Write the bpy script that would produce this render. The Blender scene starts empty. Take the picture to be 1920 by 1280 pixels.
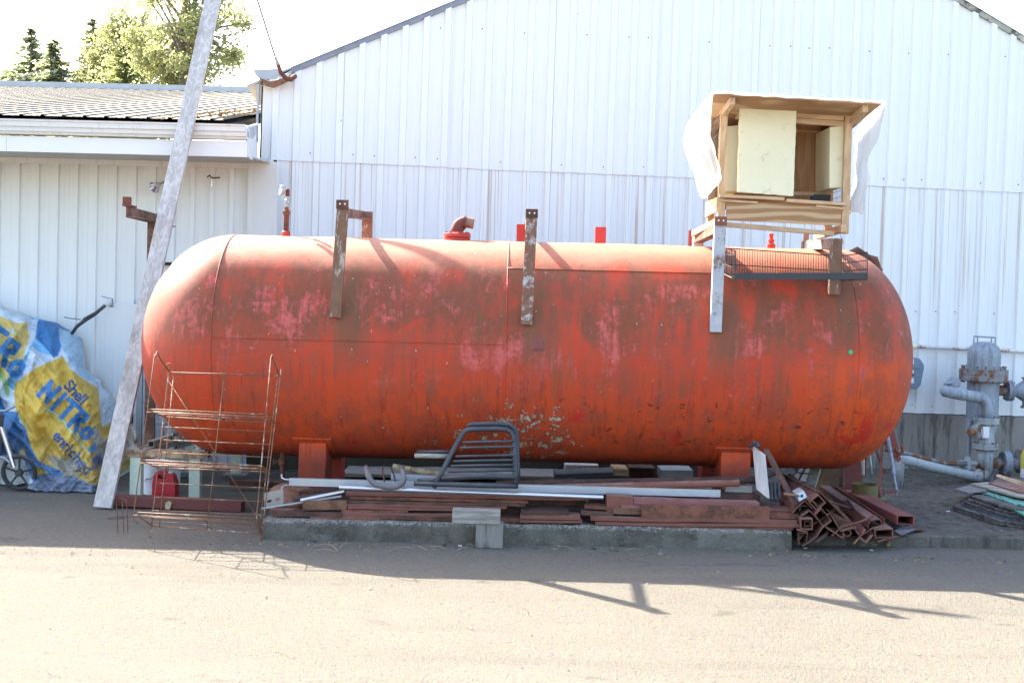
import bpy, bmesh, math, random
from mathutils import Vector, Matrix, noise as mnoise

random.seed(7)
SC = bpy.context.scene
COL = SC.collection
R_ = math.radians

# ------------------------------------------------------------------ camera
F = 2400.0                       # focal length in photograph pixels (1920 wide)
PITCH = math.atan(80 / F)
ROLL = R_(1.4)
CAM = Vector((0.0, 0.0, 1.65))
fwd = Vector((0, math.cos(PITCH), -math.sin(PITCH)))
up0 = Vector((0, math.sin(PITCH), math.cos(PITCH)))
rt0 = Vector((1, 0, 0))
rgt = rt0 * math.cos(ROLL) + up0 * math.sin(ROLL)
upv = up0 * math.cos(ROLL) - rt0 * math.sin(ROLL)
cam_d = bpy.data.cameras.new('camera')
cam = bpy.data.objects.new('camera', cam_d)
COL.objects.link(cam)
M = Matrix((rgt, upv, -fwd)).transposed().to_4x4()
M.translation = CAM
cam.matrix_world = M
cam_d.sensor_width = 36.0
cam_d.lens = 36.0 * F / 1920.0
cam_d.clip_end = 2000
SC.camera = cam

# ------------------------------------------------------------------ sky, sun, exposure
TO_SUN = Vector((-0.90, 0.93, 1.02)).normalized()
SUN_EL = math.asin(TO_SUN.z)
SUN_AZ = math.atan2(TO_SUN.x, TO_SUN.y)          # clockwise from +Y
world = bpy.data.worlds.new('World')
SC.world = world
world.use_nodes = True
wn = world.node_tree.nodes
bg = wn['Background']
sky = wn.new('ShaderNodeTexSky')
sky.sky_type = 'NISHITA'
sky.sun_disc = False
sky.sun_elevation = SUN_EL
sky.sun_rotation = SUN_AZ
sky.air_density = 1.0
sky.dust_density = 3.0
sky.ozone_density = 1.0
world.node_tree.links.new(sky.outputs[0], bg.inputs[0])
bg.inputs[1].default_value = 0.15
sun_d = bpy.data.lights.new('sun', 'SUN')
sun_d.energy = 4.9
sun_d.angle = R_(0.5)
sun_d.color = (1.0, 0.93, 0.80)
sun = bpy.data.objects.new('sun', sun_d)
COL.objects.link(sun)
sun.location = (-20, 20, 25)
sun.rotation_euler = TO_SUN.to_track_quat('Z', 'Y').to_euler()
SC.view_settings.view_transform = 'Standard'
SC.view_settings.look = 'None'
SC.view_settings.exposure = 2.30
SC.view_settings.gamma = 1.0
SC.render.engine = 'CYCLES'
SC.cycles.max_bounces = 6
SC.cycles.transparent_max_bounces = 12
SC.cycles.use_denoising = True

# ------------------------------------------------------------------ from pixel to place
def ray(px, py):
    return fwd + rgt * ((px - 960) / F) + upv * ((640 - py) / F)
def W(px, py, Y):
    d = ray(px, py)
    return CAM + d * (Y / d.y)
def G(px, py, z=0.0):
    d = ray(px, py)
    return CAM + d * ((z - CAM.z) / d.z)

# ------------------------------------------------------------------ node helper
class NT:
    def __init__(self, name):
        self.m = bpy.data.materials.new(name)
        self.m.use_nodes = True
        self.t = self.m.node_tree
        self.b = self.t.nodes['Principled BSDF']
        self.out = self.t.nodes['Material Output']
        self._tc = None
    def n(self, typ, **kw):
        nd = self.t.nodes.new(typ)
        for k, v in kw.items():
            setattr(nd, k, v)
        return nd
    def put(self, sock, v):
        if v is None:
            return
        if hasattr(v, 'is_output') or isinstance(v, bpy.types.NodeSocket):
            self.t.links.new(v, sock)
        elif isinstance(v, (tuple, list)):
            if len(v) == 3 and sock.type == 'RGBA':
                v = (*v, 1.0)
            sock.default_value = v
        else:
            sock.default_value = v
    def obj(self):
        if self._tc is None:
            self._tc = self.n('ShaderNodeTexCoord')
        return self._tc.outputs['Object']
    def gen(self):
        if self._tc is None:
            self._tc = self.n('ShaderNodeTexCoord')
        return self._tc.outputs['Generated']
    def pos(self):
        return self.n('ShaderNodeNewGeometry').outputs['Position']
    def rnd(self):
        return self.n('ShaderNodeObjectInfo').outputs['Random']
    def scale(self, vec, s, loc=(0, 0, 0)):
        nd = self.n('ShaderNodeMapping')
        self.put(nd.inputs['Vector'], vec)
        nd.inputs['Scale'].default_value = s
        nd.inputs['Location'].default_value = loc
        return nd.outputs[0]
    def noise(self, vec, scale=5, detail=4, rough=0.55, dist=0.0):
        nd = self.n('ShaderNodeTexNoise')
        self.put(nd.inputs['Vector'], vec)
        nd.inputs['Scale'].default_value = scale
        nd.inputs['Detail'].default_value = detail
        nd.inputs['Roughness'].default_value = rough
        nd.inputs['Distortion'].default_value = dist
        return nd.outputs['Fac']
    def voro(self, vec, scale=5, out='Distance', feature='F1'):
        nd = self.n('ShaderNodeTexVoronoi', feature=feature)
        self.put(nd.inputs['Vector'], vec)
        nd.inputs['Scale'].default_value = scale
        return nd.outputs[out]
    def wave(self, vec, scale=5, dist=4, detail=3, dscale=1.5, direction='X'):
        nd = self.n('ShaderNodeTexWave', bands_direction=direction)
        self.put(nd.inputs['Vector'], vec)
        nd.inputs['Scale'].default_value = scale
        nd.inputs['Distortion'].default_value = dist
        nd.inputs['Detail'].default_value = detail
        nd.inputs['Detail Scale'].default_value = dscale
        return nd.outputs['Fac']
    def math(self, op, a, b=None, c=None, clamp=False):
        nd = self.n('ShaderNodeMath', operation=op, use_clamp=clamp)
        self.put(nd.inputs[0], a)
        self.put(nd.inputs[1], b)
        if c is not None:
            self.put(nd.inputs[2], c)
        return nd.outputs[0]
    def mul(self, a, b): return self.math('MULTIPLY', a, b)
    def add(self, a, b): return self.math('ADD', a, b)
    def step(self, v, lo, hi):
        nd = self.n('ShaderNodeMapRange', interpolation_type='SMOOTHSTEP')
        self.put(nd.inputs['Value'], v)
        nd.inputs['From Min'].default_value = lo
        nd.inputs['From Max'].default_value = hi
        return nd.outputs[0]
    def band(self, v, a, b, c, d):
        return self.mul(self.step(v, a, b), self.math('SUBTRACT', 1.0, self.step(v, c, d)))
    def sep(self, vec):
        nd = self.n('ShaderNodeSeparateXYZ')
        self.put(nd.inputs[0], vec)
        return nd.outputs
    def mix(self, fac, a, b, blend='MIX'):
        nd = self.n('ShaderNodeMix', data_type='RGBA', blend_type=blend)
        self.put(nd.inputs[0], fac)
        self.put(nd.inputs[6], a)
        self.put(nd.inputs[7], b)
        return nd.outputs[2]
    def bump(self, h, strength=0.3, dist=0.01, normal=None):
        nd = self.n('ShaderNodeBump')
        nd.inputs['Strength'].default_value = strength
        nd.inputs['Distance'].default_value = dist
        self.put(nd.inputs['Height'], h)
        if normal is not None:
            self.put(nd.inputs['Normal'], normal)
        return nd.outputs[0]
    def fin(self, col, rough=0.6, metal=0.0, normal=None, spec=None):
        self.put(self.b.inputs['Base Color'], col)
        self.put(self.b.inputs['Roughness'], rough)
        self.put(self.b.inputs['Metallic'], metal)
        if normal is not None:
            self.put(self.b.inputs['Normal'], normal)
        if spec is not None:
            self.b.inputs['Specular IOR Level'].default_value = spec
        return self.m

def rusty(name, paint, rust=(.13, .055, .028), amount=.5, rough=.75, metal=0.0, scale=7, stretch=(1, 1, 1)):
    t = NT(name)
    v = t.scale(t.pos(), stretch)
    a = t.noise(v, scale, 6, .65)
    b = t.noise(v, scale * 6, 4, .6)
    k = t.add(t.mul(a, .75), t.mul(b, .25))
    f = t.step(k, 1 - amount - .06, 1 - amount + .06)
    var = t.noise(v, scale * 2.5, 4, .6)
    c1 = t.mix(var, tuple(x * .72 for x in paint), tuple(min(x * 1.2, .9) for x in paint))
    c2 = t.mix(var, tuple(x * .55 for x in rust), tuple(x * 1.5 for x in rust))
    tone = t.mul(t.add(.72, t.mul(t.rnd(), .56)), 1.0)
    cmb = t.n('ShaderNodeCombineColor')
    for q in range(3): t.put(cmb.inputs[q], tone)
    return t.fin(t.mix(1.0, t.mix(f, c1, c2), cmb.outputs[0], 'MULTIPLY'), rough, metal, t.bump(t.add(b, t.mul(f, -.5)), .35, .004))

def dusty(name, col, var=.25, rough=.7, metal=0.0, scale=9, dust=(.32, .29, .26), dust_amt=.35, bump=.2):
    t = NT(name)
    v = t.pos()
    a = t.noise(v, scale, 5, .6)
    b = t.noise(v, scale * 7, 3, .6)
    c = t.mix(a, tuple(x * (1 - var) for x in col), tuple(min(.92, x * (1 + var)) for x in col))
    nz = t.sep(t.n('ShaderNodeNewGeometry').outputs['Normal'])[2]
    d = t.mul(t.step(nz, .2, .95), t.mul(t.step(a, .3, .7), dust_amt))
    d = t.add(d, t.mul(t.step(b, .6, .8), dust_amt * .5))
    return t.fin(t.mix(d, c, dust), rough, metal, t.bump(b, bump, .004))

# ------------------------------------------------------------------ mesh builder
class MB:
    def __init__(self):
        self.v = []; self.f = []; self.mi = []
    def q(self, vs, fs, mi=0):
        o = len(self.v)
        self.v += [tuple(x) for x in vs]
        self.f += [tuple(o + i for i in f) for f in fs]
        self.mi += [mi] * len(fs)
        return self
    def hexa(self, c, mi=0):
        """c: 8 corners, bottom loop 0-3 then top loop 4-7"""
        return self.q(c, [(3, 2, 1, 0), (4, 5, 6, 7), (0, 1, 5, 4), (1, 2, 6, 5), (2, 3, 7, 6), (3, 0, 4, 7)], mi)
    def box(self, x0, x1, y0, y1, z0, z1, mi=0):
        return self.hexa([(x0, y0, z0), (x1, y0, z0), (x1, y1, z0), (x0, y1, z0),
                          (x0, y0, z1), (x1, y0, z1), (x1, y1, z1), (x0, y1, z1)], mi)
    def prism(self, a, b, prof, side=None, mi=0, caps=True):
        """sweep closed 2-D profile (s,t) from a to b; s along side, t along up"""
        a = Vector(a); b = Vector(b)
        d = (b - a).normalized()
        s = Vector(side) if side is not None else (Vector((0, 0, 1)).cross(d) if abs(d.z) < .95 else Vector((1, 0, 0)))
        s = (s - d * s.dot(d)).normalized()
        t = d.cross(s)
        n = len(prof)
        vs = [a + s * p[0] + t * p[1] for p in prof] + [b + s * p[0] + t * p[1] for p in prof]
        fs = [(i, (i + 1) % n, n + (i + 1) % n, n + i) for i in range(n)]
        if caps:
            fs += [tuple(range(n - 1, -1, -1)), tuple(range(n, 2 * n))]
        return self.q(vs, fs, mi)
    def beam(self, a, b, w, h, side=None, mi=0):
        return self.prism(a, b, [(-w / 2, -h / 2), (w / 2, -h / 2), (w / 2, h / 2), (-w / 2, h / 2)], side, mi)
    def tube(self, pts, r, seg=8, closed=False, caps=True, mi=0):
        pts = [Vector(p) for p in pts]
        n = len(pts)
        rr = r if isinstance(r, (list, tuple)) else [r] * n
        tang = []
        for i in range(n):
            if closed:
                d = pts[(i + 1) % n] - pts[i - 1]
            else:
                d = pts[min(i + 1, n - 1)] - pts[max(i - 1, 0)]
            if d.length < 1e-9:
                d = Vector((0, 0, 1))
            tang.append(d.normalized())
        t0 = tang[0]
        nrm = t0.orthogonal().normalized()
        vs = []
        for i in range(n):
            if i:
                ax = tang[i - 1].cross(tang[i])
                if ax.length > 1e-7:
                    ang = math.atan2(ax.length, tang[i - 1].dot(tang[i]))
                    nrm = Matrix.Rotation(ang, 3, ax.normalized()) @ nrm
            bi = tang[i].cross(nrm)
            for k in range(seg):
                a = 2 * math.pi * k / seg
                vs.append(pts[i] + (nrm * math.cos(a) + bi * math.sin(a)) * rr[i])
        fs = []
        for i in range(n if closed else n - 1):
            j = (i + 1) % n
            for k in range(seg):
                k2 = (k + 1) % seg
                fs.append((i * seg + k, i * seg + k2, j * seg + k2, j * seg + k))
        if caps and not closed:
            fs.append(tuple(range(seg - 1, -1, -1)))
            fs.append(tuple((n - 1) * seg + k for k in range(seg)))
        return self.q(vs, fs, mi)
    def lathe(self, c, prof, seg=24, axis=(0, 0, 1), mi=0):
        """prof: (radius, height) along axis from c"""
        c = Vector(c); ax = Vector(axis).normalized()
        e1 = ax.orthogonal().normalized(); e2 = ax.cross(e1)
        vs = []
        for r, h in prof:
            for k in range(seg):
                a = 2 * math.pi * k / seg
                vs.append(c + ax * h + (e1 * math.cos(a) + e2 * math.sin(a)) * max(r, 1e-5))
        fs = []
        for i in range(len(prof) - 1):
            for k in range(seg):
                k2 = (k + 1) % seg
                fs.append((i * seg + k, i * seg + k2, (i + 1) * seg + k2, (i + 1) * seg + k))
        fs.append(tuple(range(seg - 1, -1, -1)))
        fs.append(tuple((len(prof) - 1) * seg + k for k in range(seg)))
        return self.q(vs, fs, mi)
    def sheet(self, grid, mi=0):
        """grid[i][j] of points"""
        m = len(grid[0]); vs = [p for row in grid for p in row]
        fs = [(i * m + j, i * m + j + 1, (i + 1) * m + j + 1, (i + 1) * m + j)
              for i in range(len(grid) - 1) for j in range(m - 1)]
        return self.q(vs, fs, mi)
    def solid(self, poly, off, mi=0):
        """flat polygon given thickness by an offset vector"""
        off = Vector(off); n = len(poly)
        vs = [Vector(p) for p in poly] + [Vector(p) + off for p in poly]
        fs = [tuple(range(n - 1, -1, -1)), tuple(range(n, 2 * n))] + [(i, (i + 1) % n, n + (i + 1) % n, n + i) for i in range(n)]
        return self.q(vs, fs, mi)

def base_of(vs):
    xs = [v[0] for v in vs]; ys = [v[1] for v in vs]; zs = [v[2] for v in vs]
    return Vector(((min(xs) + max(xs)) / 2, (min(ys) + max(ys)) / 2, min(zs)))

def mk(name, mb, mat, parent=None, smooth=False, origin=None, bevel=0.0):
    """one mesh object; vertices are given in world space"""
    me = bpy.data.meshes.new(name)
    if parent is not None:
        root = parent; o0 = Vector((0, 0, 0))
        while root is not None:
            o0 += root.location; root = root.parent
    else:
        o0 = Vector(origin) if origin is not None else base_of(mb.v)
    me.from_pydata([(v[0] - o0.x, v[1] - o0.y, v[2] - o0.z) for v in mb.v], [], mb.f)
    for m in (mat if isinstance(mat, (list, tuple)) else [mat]):
        me.materials.append(m)
    if any(mb.mi):
        me.polygons.foreach_set('material_index', mb.mi)
    bm = bmesh.new(); bm.from_mesh(me)
    bmesh.ops.recalc_face_normals(bm, faces=bm.faces)
    bm.to_mesh(me); bm.free()
    if smooth:
        me.polygons.foreach_set('use_smooth', [True] * len(me.polygons))
        if smooth != 'all':
            try:
                me.set_sharp_from_angle(angle=R_(38))
            except Exception:
                pass
    me.update()
    o = bpy.data.objects.new(name, me)
    COL.objects.link(o)
    if parent is not None:
        o.parent = parent
    else:
        o.location = o0
    if bevel:
        b = o.modifiers.new('bevel', 'BEVEL')
        b.width = bevel; b.segments = 2; b.limit_method = 'ANGLE'
    return o

def root(name, loc, label, cat, group=None):
    o = bpy.data.objects.new(name, None)
    COL.objects.link(o)
    o.location = Vector(loc)
    o.empty_display_size = .2
    return tag(o, label, cat, group)
def tag(o, label, cat, group=None):
    o['label'] = label; o['category'] = cat
    if 'kind' not in o:
        o['kind'] = 'thing'
    if group:
        o['group'] = group
    return o
def struct(o):
    o['kind'] = 'structure'
    return o
def nz(x, y=0.0, z=0.0):
    return mnoise.noise(Vector((x, y, z)))
# ================================================================== materials of the setting
def m_asphalt():
    t = NT('asphalt')
    p = t.pos()
    big = t.noise(p, .55, 5, .6)
    mid = t.noise(p, 4, 5, .6)
    fine = t.noise(p, 130, 3, .7)
    cell = t.noise(p, 60, 4, .7)
    pit = t.step(t.voro(p, 24), .05, .16)
    c = t.mix(t.add(t.mul(big, .6), t.mul(mid, .4)), (.190, .170, .136), (.300, .270, .218))
    c = t.mix(t.step(fine, .35, .7), t.mix(.35, c, (.07, .065, .06)), c)
    c = t.mix(t.mul(t.step(cell, .5, .72), .45), c, (.30, .275, .235))
    stone = t.voro(p, 75, 'Color')
    c = t.mix(.12, c, stone, 'OVERLAY')
    # worn drifts of pale dust and a few oil marks
    c = t.mix(t.mul(t.step(t.noise(t.scale(p, (.35, 1.3, 1)), 1.3, 5, .6), .5, .72), .35), c, (.26, .235, .195))
    c = t.mix(t.mul(t.step(t.noise(p, 2.1, 3, .5, .4), .66, .74), .5), c, (.09, .08, .07))
    # dark grit and tar specks, tyre-polished lanes
    grit = t.noise(p, 30, 5, .8)
    c = t.mix(t.mul(t.step(grit, .56, .65), .70), c, (.075, .067, .055))
    c = t.mix(t.mul(t.step(t.noise(p, 85, 3, .7), .60, .70), .40), c, (.40, .37, .32))
    lane = t.noise(t.scale(p, (.25, 2.2, 1), (0, 3, 0)), 1.1, 4, .6)
    c = t.mix(t.mul(t.step(lane, .52, .66), .22), c, (.12, .108, .092))
    # hairline cracks
    wv = t.n('ShaderNodeVectorMath', operation='ADD')
    t.put(wv.inputs[0], p)
    nn = t.n('ShaderNodeTexNoise'); t.put(nn.inputs['Vector'], p); nn.inputs['Scale'].default_value = 2.2
    sc = t.n('ShaderNodeVectorMath', operation='SCALE'); t.put(sc.inputs[0], nn.outputs['Color']); sc.inputs['Scale'].default_value = .55
    t.put(wv.inputs[1], sc.outputs[0])
    cr = t.voro(wv.outputs[0], .8, 'Distance', 'DISTANCE_TO_EDGE')
    crack = t.mul(t.math('SUBTRACT', 1.0, t.step(cr, .001, .007)), t.step(t.noise(p, .7, 2), .57, .66))
    c = t.mix(t.mul(crack, .45), c, (.04, .037, .034))
    h = t.add(t.mul(fine, .45), t.add(t.mul(cell, .7), t.mul(pit, .30)))
    h = t.math('SUBTRACT', h, t.mul(crack, .8))
    return t.fin(c, .92, 0, t.bump(t.add(h, t.mul(grit, .8)), 1.0, .022), .2)
def m_concrete(name, lo, hi, stain=(.05, .045, .038), rust=.0, pit=.5):
    t = NT(name)
    p = t.pos()
    a = t.noise(p, 3.5, 7, .65); b = t.noise(p, 45, 4, .65)
    st = t.noise(t.scale(p, (5, 5, .7)), 2.2, 5, .65)
    c = t.mix(a, lo, hi)
    c = t.mix(t.mul(t.step(st, .47, .62), .75), c, stain)
    c = t.mix(t.mul(t.step(b, .62, .74), .5), c, (.48, .46, .42))
    if rust:
        r = t.noise(t.scale(p, (3, 3, .8), (4, 0, 0)), 2.0, 5, .6)
        c = t.mix(t.mul(t.step(r, .62, .72), rust), c, (.25, .11, .04))
    return t.fin(c, .92, 0, t.bump(t.add(b, t.mul(a, .7)), pit, .012), .2)
def m_clad(name, col, streak_top=None, dirt=.35, rust=.6, warm=(.70, .66, .56)):
    """painted ribbed sheet; object z runs up the sheet"""
    t = NT(name)
    p = t.pos()
    run = t.noise(t.scale(p, (9, 9, .22)), 2.4, 6, .6)
    big = t.noise(p, .8, 4, .55)
    fine = t.noise(p, 60, 3, .6)
    c = t.mix(big, tuple(x * .97 for x in col), tuple(min(.86, x * 1.03) for x in col))
    c = t.mix(t.mul(t.step(run, .5, .78), dirt), c, warm)
    spot = t.voro(t.scale(p, (1, 1, .8)), 2.6)
    c = t.mix(t.mul(t.math('SUBTRACT', 1.0, t.step(spot, .012, .035)), .75), c, (.22, .12, .06))
    sp2 = t.noise(t.scale(p, (14, 14, 1.6)), 3.0, 4, .7)
    c = t.mix(t.mul(t.step(sp2, .735, .79), rust), c, (.34, .19, .10))
    if streak_top is not None:
        z = t.sep(t.obj())[2]
        fall = t.step(z, streak_top - .75, streak_top)
        s = t.noise(t.scale(p, (16, 16, .12)), 2.2, 4, .65)
        c = t.mix(t.mul(t.mul(t.step(s, .53, .70), fall), rust), c, (.42, .24, .10))
        low = t.math('SUBTRACT', 1.0, t.step(z, .0, .5))
        c = t.mix(t.mul(t.mul(t.step(run, .42, .7), low), .6), c, (.36, .33, .30))
    return t.fin(c, .5, 0, t.bump(t.add(t.mul(t.noise(p, 3, 3), 1.0), t.mul(fine, .05)), .3, .014), .4)

MA = {}
MA['asphalt'] = m_asphalt()
MA['slab'] = m_concrete('slab_concrete', (.075, .066, .056), (.16, .142, .118), rust=.35)
def m_curb():
    t = NT('curb_concrete')
    p = t.pos()
    a = t.noise(p, 2.6, 8, .7); b = t.noise(p, 55, 5, .7); c2 = t.noise(t.scale(p, (1, 1, 1.4), (3, 1, 5)), 7, 6, .68)
    z = t.sep(p)[2]
    c = t.mix(t.step(a, .3, .7), (.085, .078, .062), (.21, .19, .155))
    c = t.mix(t.mul(t.step(c2, .5, .66), .65), c, (.05, .047, .036))
    c = t.mix(t.mul(t.step(b, .58, .70), .55), c, (.40, .375, .32))
    top = t.step(t.add(z, t.mul(c2, .06)), .125, .16)
    c = t.mix(t.mul(t.mul(top, t.step(b, .45, .6)), .7), c, (.42, .40, .35))
    r = t.noise(t.scale(p, (1.4, 1, .7), (4, 0, 0)), 2.4, 5, .6)
    c = t.mix(t.mul(t.step(r, .62, .74), .6), c, (.22, .10, .035))
    ms = t.noise(t.scale(p, (1, 1, 1), (9, 3, 1)), 6, 6, .7)
    c = t.mix(t.mul(t.step(ms, .6, .68), .55), c, (.10, .10, .03))
    return t.fin(c, .95, 0, t.bump(t.add(b, t.mul(c2, 1.2)), .9, .02), .15)
MA['curb'] = m_curb()
MA['found'] = m_concrete('foundation_concrete', (.17, .155, .135), (.34, .315, .28), stain=(.07, .06, .05), rust=.25)
MA['block'] = m_concrete('painted_block', (.42, .44, .47), (.62, .64, .66), stain=(.2, .19, .18))
MA['clad_up'] = m_clad('clad_upper', (.80, .818, .812), None, .16, .5, (.74, .71, .64))
MA['clad_low'] = m_clad('clad_lower', (.78, .80, .79), 2.1, .28, .6, (.70, .67, .60))
MA['clad_left'] = m_clad('clad_left', (.785, .795, .76), None, .30, .35, (.66, .63, .54))
MA['trim_blue'] = rusty('rake_trim', (.30, .34, .42), (.12, .08, .07), .40, .5, 0, 5)
MA['trim_yel'] = rusty('rake_trim_weathered', (.42, .42, .36), (.10, .09, .07), .45, .5, 0, 6)
MA['trim_white'] = m_clad('trim_white', (.74, .74, .71), None, .45, .4, (.50, .47, .40))
MA['fascia'] = m_clad('fascia_white', (.80, .80, .79), None, .12, .15)
MA['soffit'] = dusty('soffit_board', (.52, .49, .44), .12, .7, dust_amt=.0)
MA['zinc'] = dusty('zinc', (.36, .38, .40), .25, .45, .6, dust_amt=.2)
MA['dark'] = dusty('dark_void', (.03, .028, .026), .3, .9, dust_amt=.1)
MA['rust'] = rusty('rust', (.19, .068, .038), (.095, .040, .024), .5, .85)
MA['rust_red'] = rusty('red_oxide', (.20, .055, .045), (.11, .05, .035), .42, .8)
MA['rust_lt'] = rusty('rust_light', (.24, .12, .07), (.13, .06, .03), .5, .85)
MA['cable'] = dusty('black_cable', (.045, .045, .045), .3, .6, dust_amt=.3)

# ================================================================== ground
def ground_z(x, y):
    return 0.0
gm = MB()
xs = [-600, -60, -20, -10, -6, -3, 0, 3, 6, 10, 20, 60, 600]
ys = [-300, -40, -10, 0, 3, 6, 9, 12, 20, 40, 100, 300, 900]
gm.sheet([[(x, y, 0) for x in xs] for y in ys])
ground = struct(mk('ground', gm, MA['asphalt'], origin=(0, 0, 0)))

# ================================================================== main building frame
PSI = math.atan(.092); TAU = .0096
WO = Vector((0, 12.15, 0))
Uh = Vector((math.cos(PSI), math.sin(PSI), 0))
WU = (Uh * math.cos(TAU) - Vector((0, 0, 1)) * math.sin(TAU)).normalized()
WV = (Vector((0, 0, 1)) * math.cos(TAU) + Uh * math.sin(TAU)).normalized()
WN = WU.cross(WV).normalized()
if WN.y > 0:
    WN = -WN                               # points towards the camera
def wall_pt(u, v, w=0.0):
    return WO + WU * u + WV * v + WN * w
def wuv(px, py, w=0.0):
    d = ray(px, py)
    o = WO + WN * w
    s = (o - CAM).dot(WN) / d.dot(WN)
    q = CAM + d * s - o
    return q.dot(WU), q.dot(WV)
uL, _ = wuv(487, 200)
vEave = wuv(487, 160)[1]
g1 = wuv(560, 128); g2 = wuv(868, 2)
sl = (g2[1] - g1[1]) / (g2[0] - g1[0])
h1 = wuv(1795, 2); h2 = wuv(1915, 74)
sr = (h2[1] - h1[1]) / (h2[0] - h1[0])
def gable(u):
    return min(g1[1] + sl * (u - g1[0]), h1[1] + sr * (u - h1[0]))
uPeak = (h1[1] - sr * h1[0] - g1[1] + sl * g1[0]) / (sl - sr)
vLap = wuv(900, 317)[1]
vBase = wuv(1750, 775)[1]
uR = 7.4
PER = .1965
NR = 5

mb_root = root('metal_building', wall_pt(uL, 0) * 1.0, 'tall white ribbed metal gable building behind the red tank', 'building')
mb_root.location.z = 0
def rib_profile(n, per, rib=.052, depth=.028, ramp=.011):
    out = []
    pan = per - rib - 2 * ramp
    for i in range(n):
        o = i * per
        out += [(o, 0), (o + pan * .33, 0), (o + pan * .335, .002), (o + pan * .365, .002), (o + pan * .37, 0),
                (o + pan * .64, 0), (o + pan * .645, .002), (o + pan * .675, .002), (o + pan * .68, 0),
                (o + pan, 0), (o + pan + ramp, depth), (o + pan + ramp + rib, depth), (o + per, 0)]
    return out
def clad_sheet(u0, n, vlo, vhi, w0, name, mat, ustart=None):
    """one ribbed sheet with a returned lip of real thickness"""
    pr = rib_profile(n, PER)
    pr = pr + [(n * PER + .012, 0.0015)]
    T = .0045
    front = []; back = []
    jit = random.uniform(-.004, .004)
    levels = 3
    m = MB()
    def row(v_of, dw):
        return [wall_pt(u0 + a, v_of(u0 + a), w0 + b + dw) for a, b in pr if ustart is None or u0 + a >= ustart]
    vl = (lambda u: vlo + jit + .004 * nz(u * 3.1, 5)) if callable(vlo) is False else vlo
    vh = vhi if callable(vhi) else (lambda u: vhi)
    rows = []
    for k in range(levels + 1):
        rows.append(row(lambda u, k=k: vl(u) + (vh(u) - vl(u)) * k / levels, .0035 * nz(u0, k * 1.7)))
    m.sheet(rows)
    # bottom and side lip
    m.sheet([rows[0], row(vl, -T)])
    o = mk(name, m, mat, mb_root)
    return o
nsheet = int((uR - uL) / (PER * NR)) + 1
off = .055
for i in range(-1, nsheet):
    u0 = uL + off + i * PER * NR - PER * 1.35
    st = uL if u0 < uL else None
    clad_sheet(u0, NR, vLap, gable, .010 + .005 * (i % 2), 'wall_sheet', MA['clad_up'], st)
uLow = wuv(509, 340)[0]
for i in range(-1, nsheet):
    u0 = uL + off + i * PER * NR - PER * 1.35
    if u0 + PER * NR < uLow:
        continue
    st = uLow if u0 < uLow else None
    clad_sheet(u0, NR, vBase, vLap + .05, .0 + .004 * (i % 2), 'wall_sheet', MA['clad_low'], st)
# backing so no light comes through, and the body of the building behind
m = MB()
m.solid([wall_pt(uL + .01, 0, -.03), wall_pt(uR, 0, -.03), wall_pt(uR, gable(uR) - .02, -.03), wall_pt(uPeak, gable(uPeak) - .02, -.03),
         wall_pt(uL + .01, gable(uL) - .02, -.03)], -WN * .05)
mk('wall_frame', m, MA['dark'], mb_root)
m = MB()
m.hexa([wall_pt(uL - .0, 0, -.1), wall_pt(uL + .06, 0, -.1), wall_pt(uL + .06, 0, -9), wall_pt(uL, 0, -9),
        wall_pt(uL, gable(uL), -.1), wall_pt(uL + .06, gable(uL), -.1), wall_pt(uL + .06, gable(uL), -9), wall_pt(uL, gable(uL), -9)])
mk('side_wall', m, MA['clad_up'], mb_root)
for (ua, ub) in ((uL - .12, uPeak), (uPeak, uR + .2)):
    m = MB()
    m.hexa([wall_pt(ua, gable(ua) + .015, .03), wall_pt(ub, gable(ub) + .015, .03), wall_pt(ub, gable(ub) + .015, -9), wall_pt(ua, gable(ua) + .015, -9),
            wall_pt(ua, gable(ua) + .035, .03), wall_pt(ub, gable(ub) + .035, .03), wall_pt(ub, gable(ub) + .035, -9), wall_pt(ua, gable(ua) + .035, -9)])
    mk('roof', m, MA['zinc'], mb_root)
# rake trim in lengths
def rake(ua, ub, mat):
    m = MB()
    hh = .052
    a0 = gable(ua) - hh * .6; b0 = gable(ub) - hh * .6
    m.hexa([wall_pt(ua, a0, .043), wall_pt(ub, b0, .043), wall_pt(ub, b0, -.02), wall_pt(ua, a0, -.02),
            wall_pt(ua, a0 + hh, .050), wall_pt(ub, b0 + hh, .050), wall_pt(ub, b0 + hh, -.02), wall_pt(ua, a0 + hh, -.02)])
    m.hexa([wall_pt(ua, a0 + hh, .060), wall_pt(ub, b0 + hh, .060), wall_pt(ub, b0 + hh, -.05), wall_pt(ua, a0 + hh, -.05),
            wall_pt(ua, a0 + hh + .006, .060), wall_pt(ub, b0 + hh + .006, .060), wall_pt(ub, b0 + hh + .006, -.05), wall_pt(ua, a0 + hh + .006, -.05)])
    mk('rake_trim', m, mat, mb_root)
u = wuv(548, 130)[0]
while u < uPeak:
    rake(u, min(u + 2.6, uPeak) - .004, MA['trim_blue']); u += 2.6
u = uPeak
while u < uR:
    rake(u, min(u + 2.6, uR) - .004, MA['trim_yel']); u += 2.6
# screw heads in rows, one mesh
m = MB()
for vv in (vLap + .075, vLap + 1.3, vBase + .08, vBase + 1.0):
    u = uL + off + .03
    while u < uR:
        u += PER * random.choice((1, 2, 2, 3))
        if vv < gable(u) - .1 and (vv > vLap or u > uLow):
            q = wall_pt(u + random.uniform(-.01, .01), vv + random.uniform(-.012, .012), .016 if vv > vLap else .006)
            m.lathe(q, [(.006, 0), (.006, .004), (.003, .006)], 6, WN)
sw = mk('screw_heads', m, MA['rust'], mb_root); sw['kind'] = 'stuff'
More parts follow.
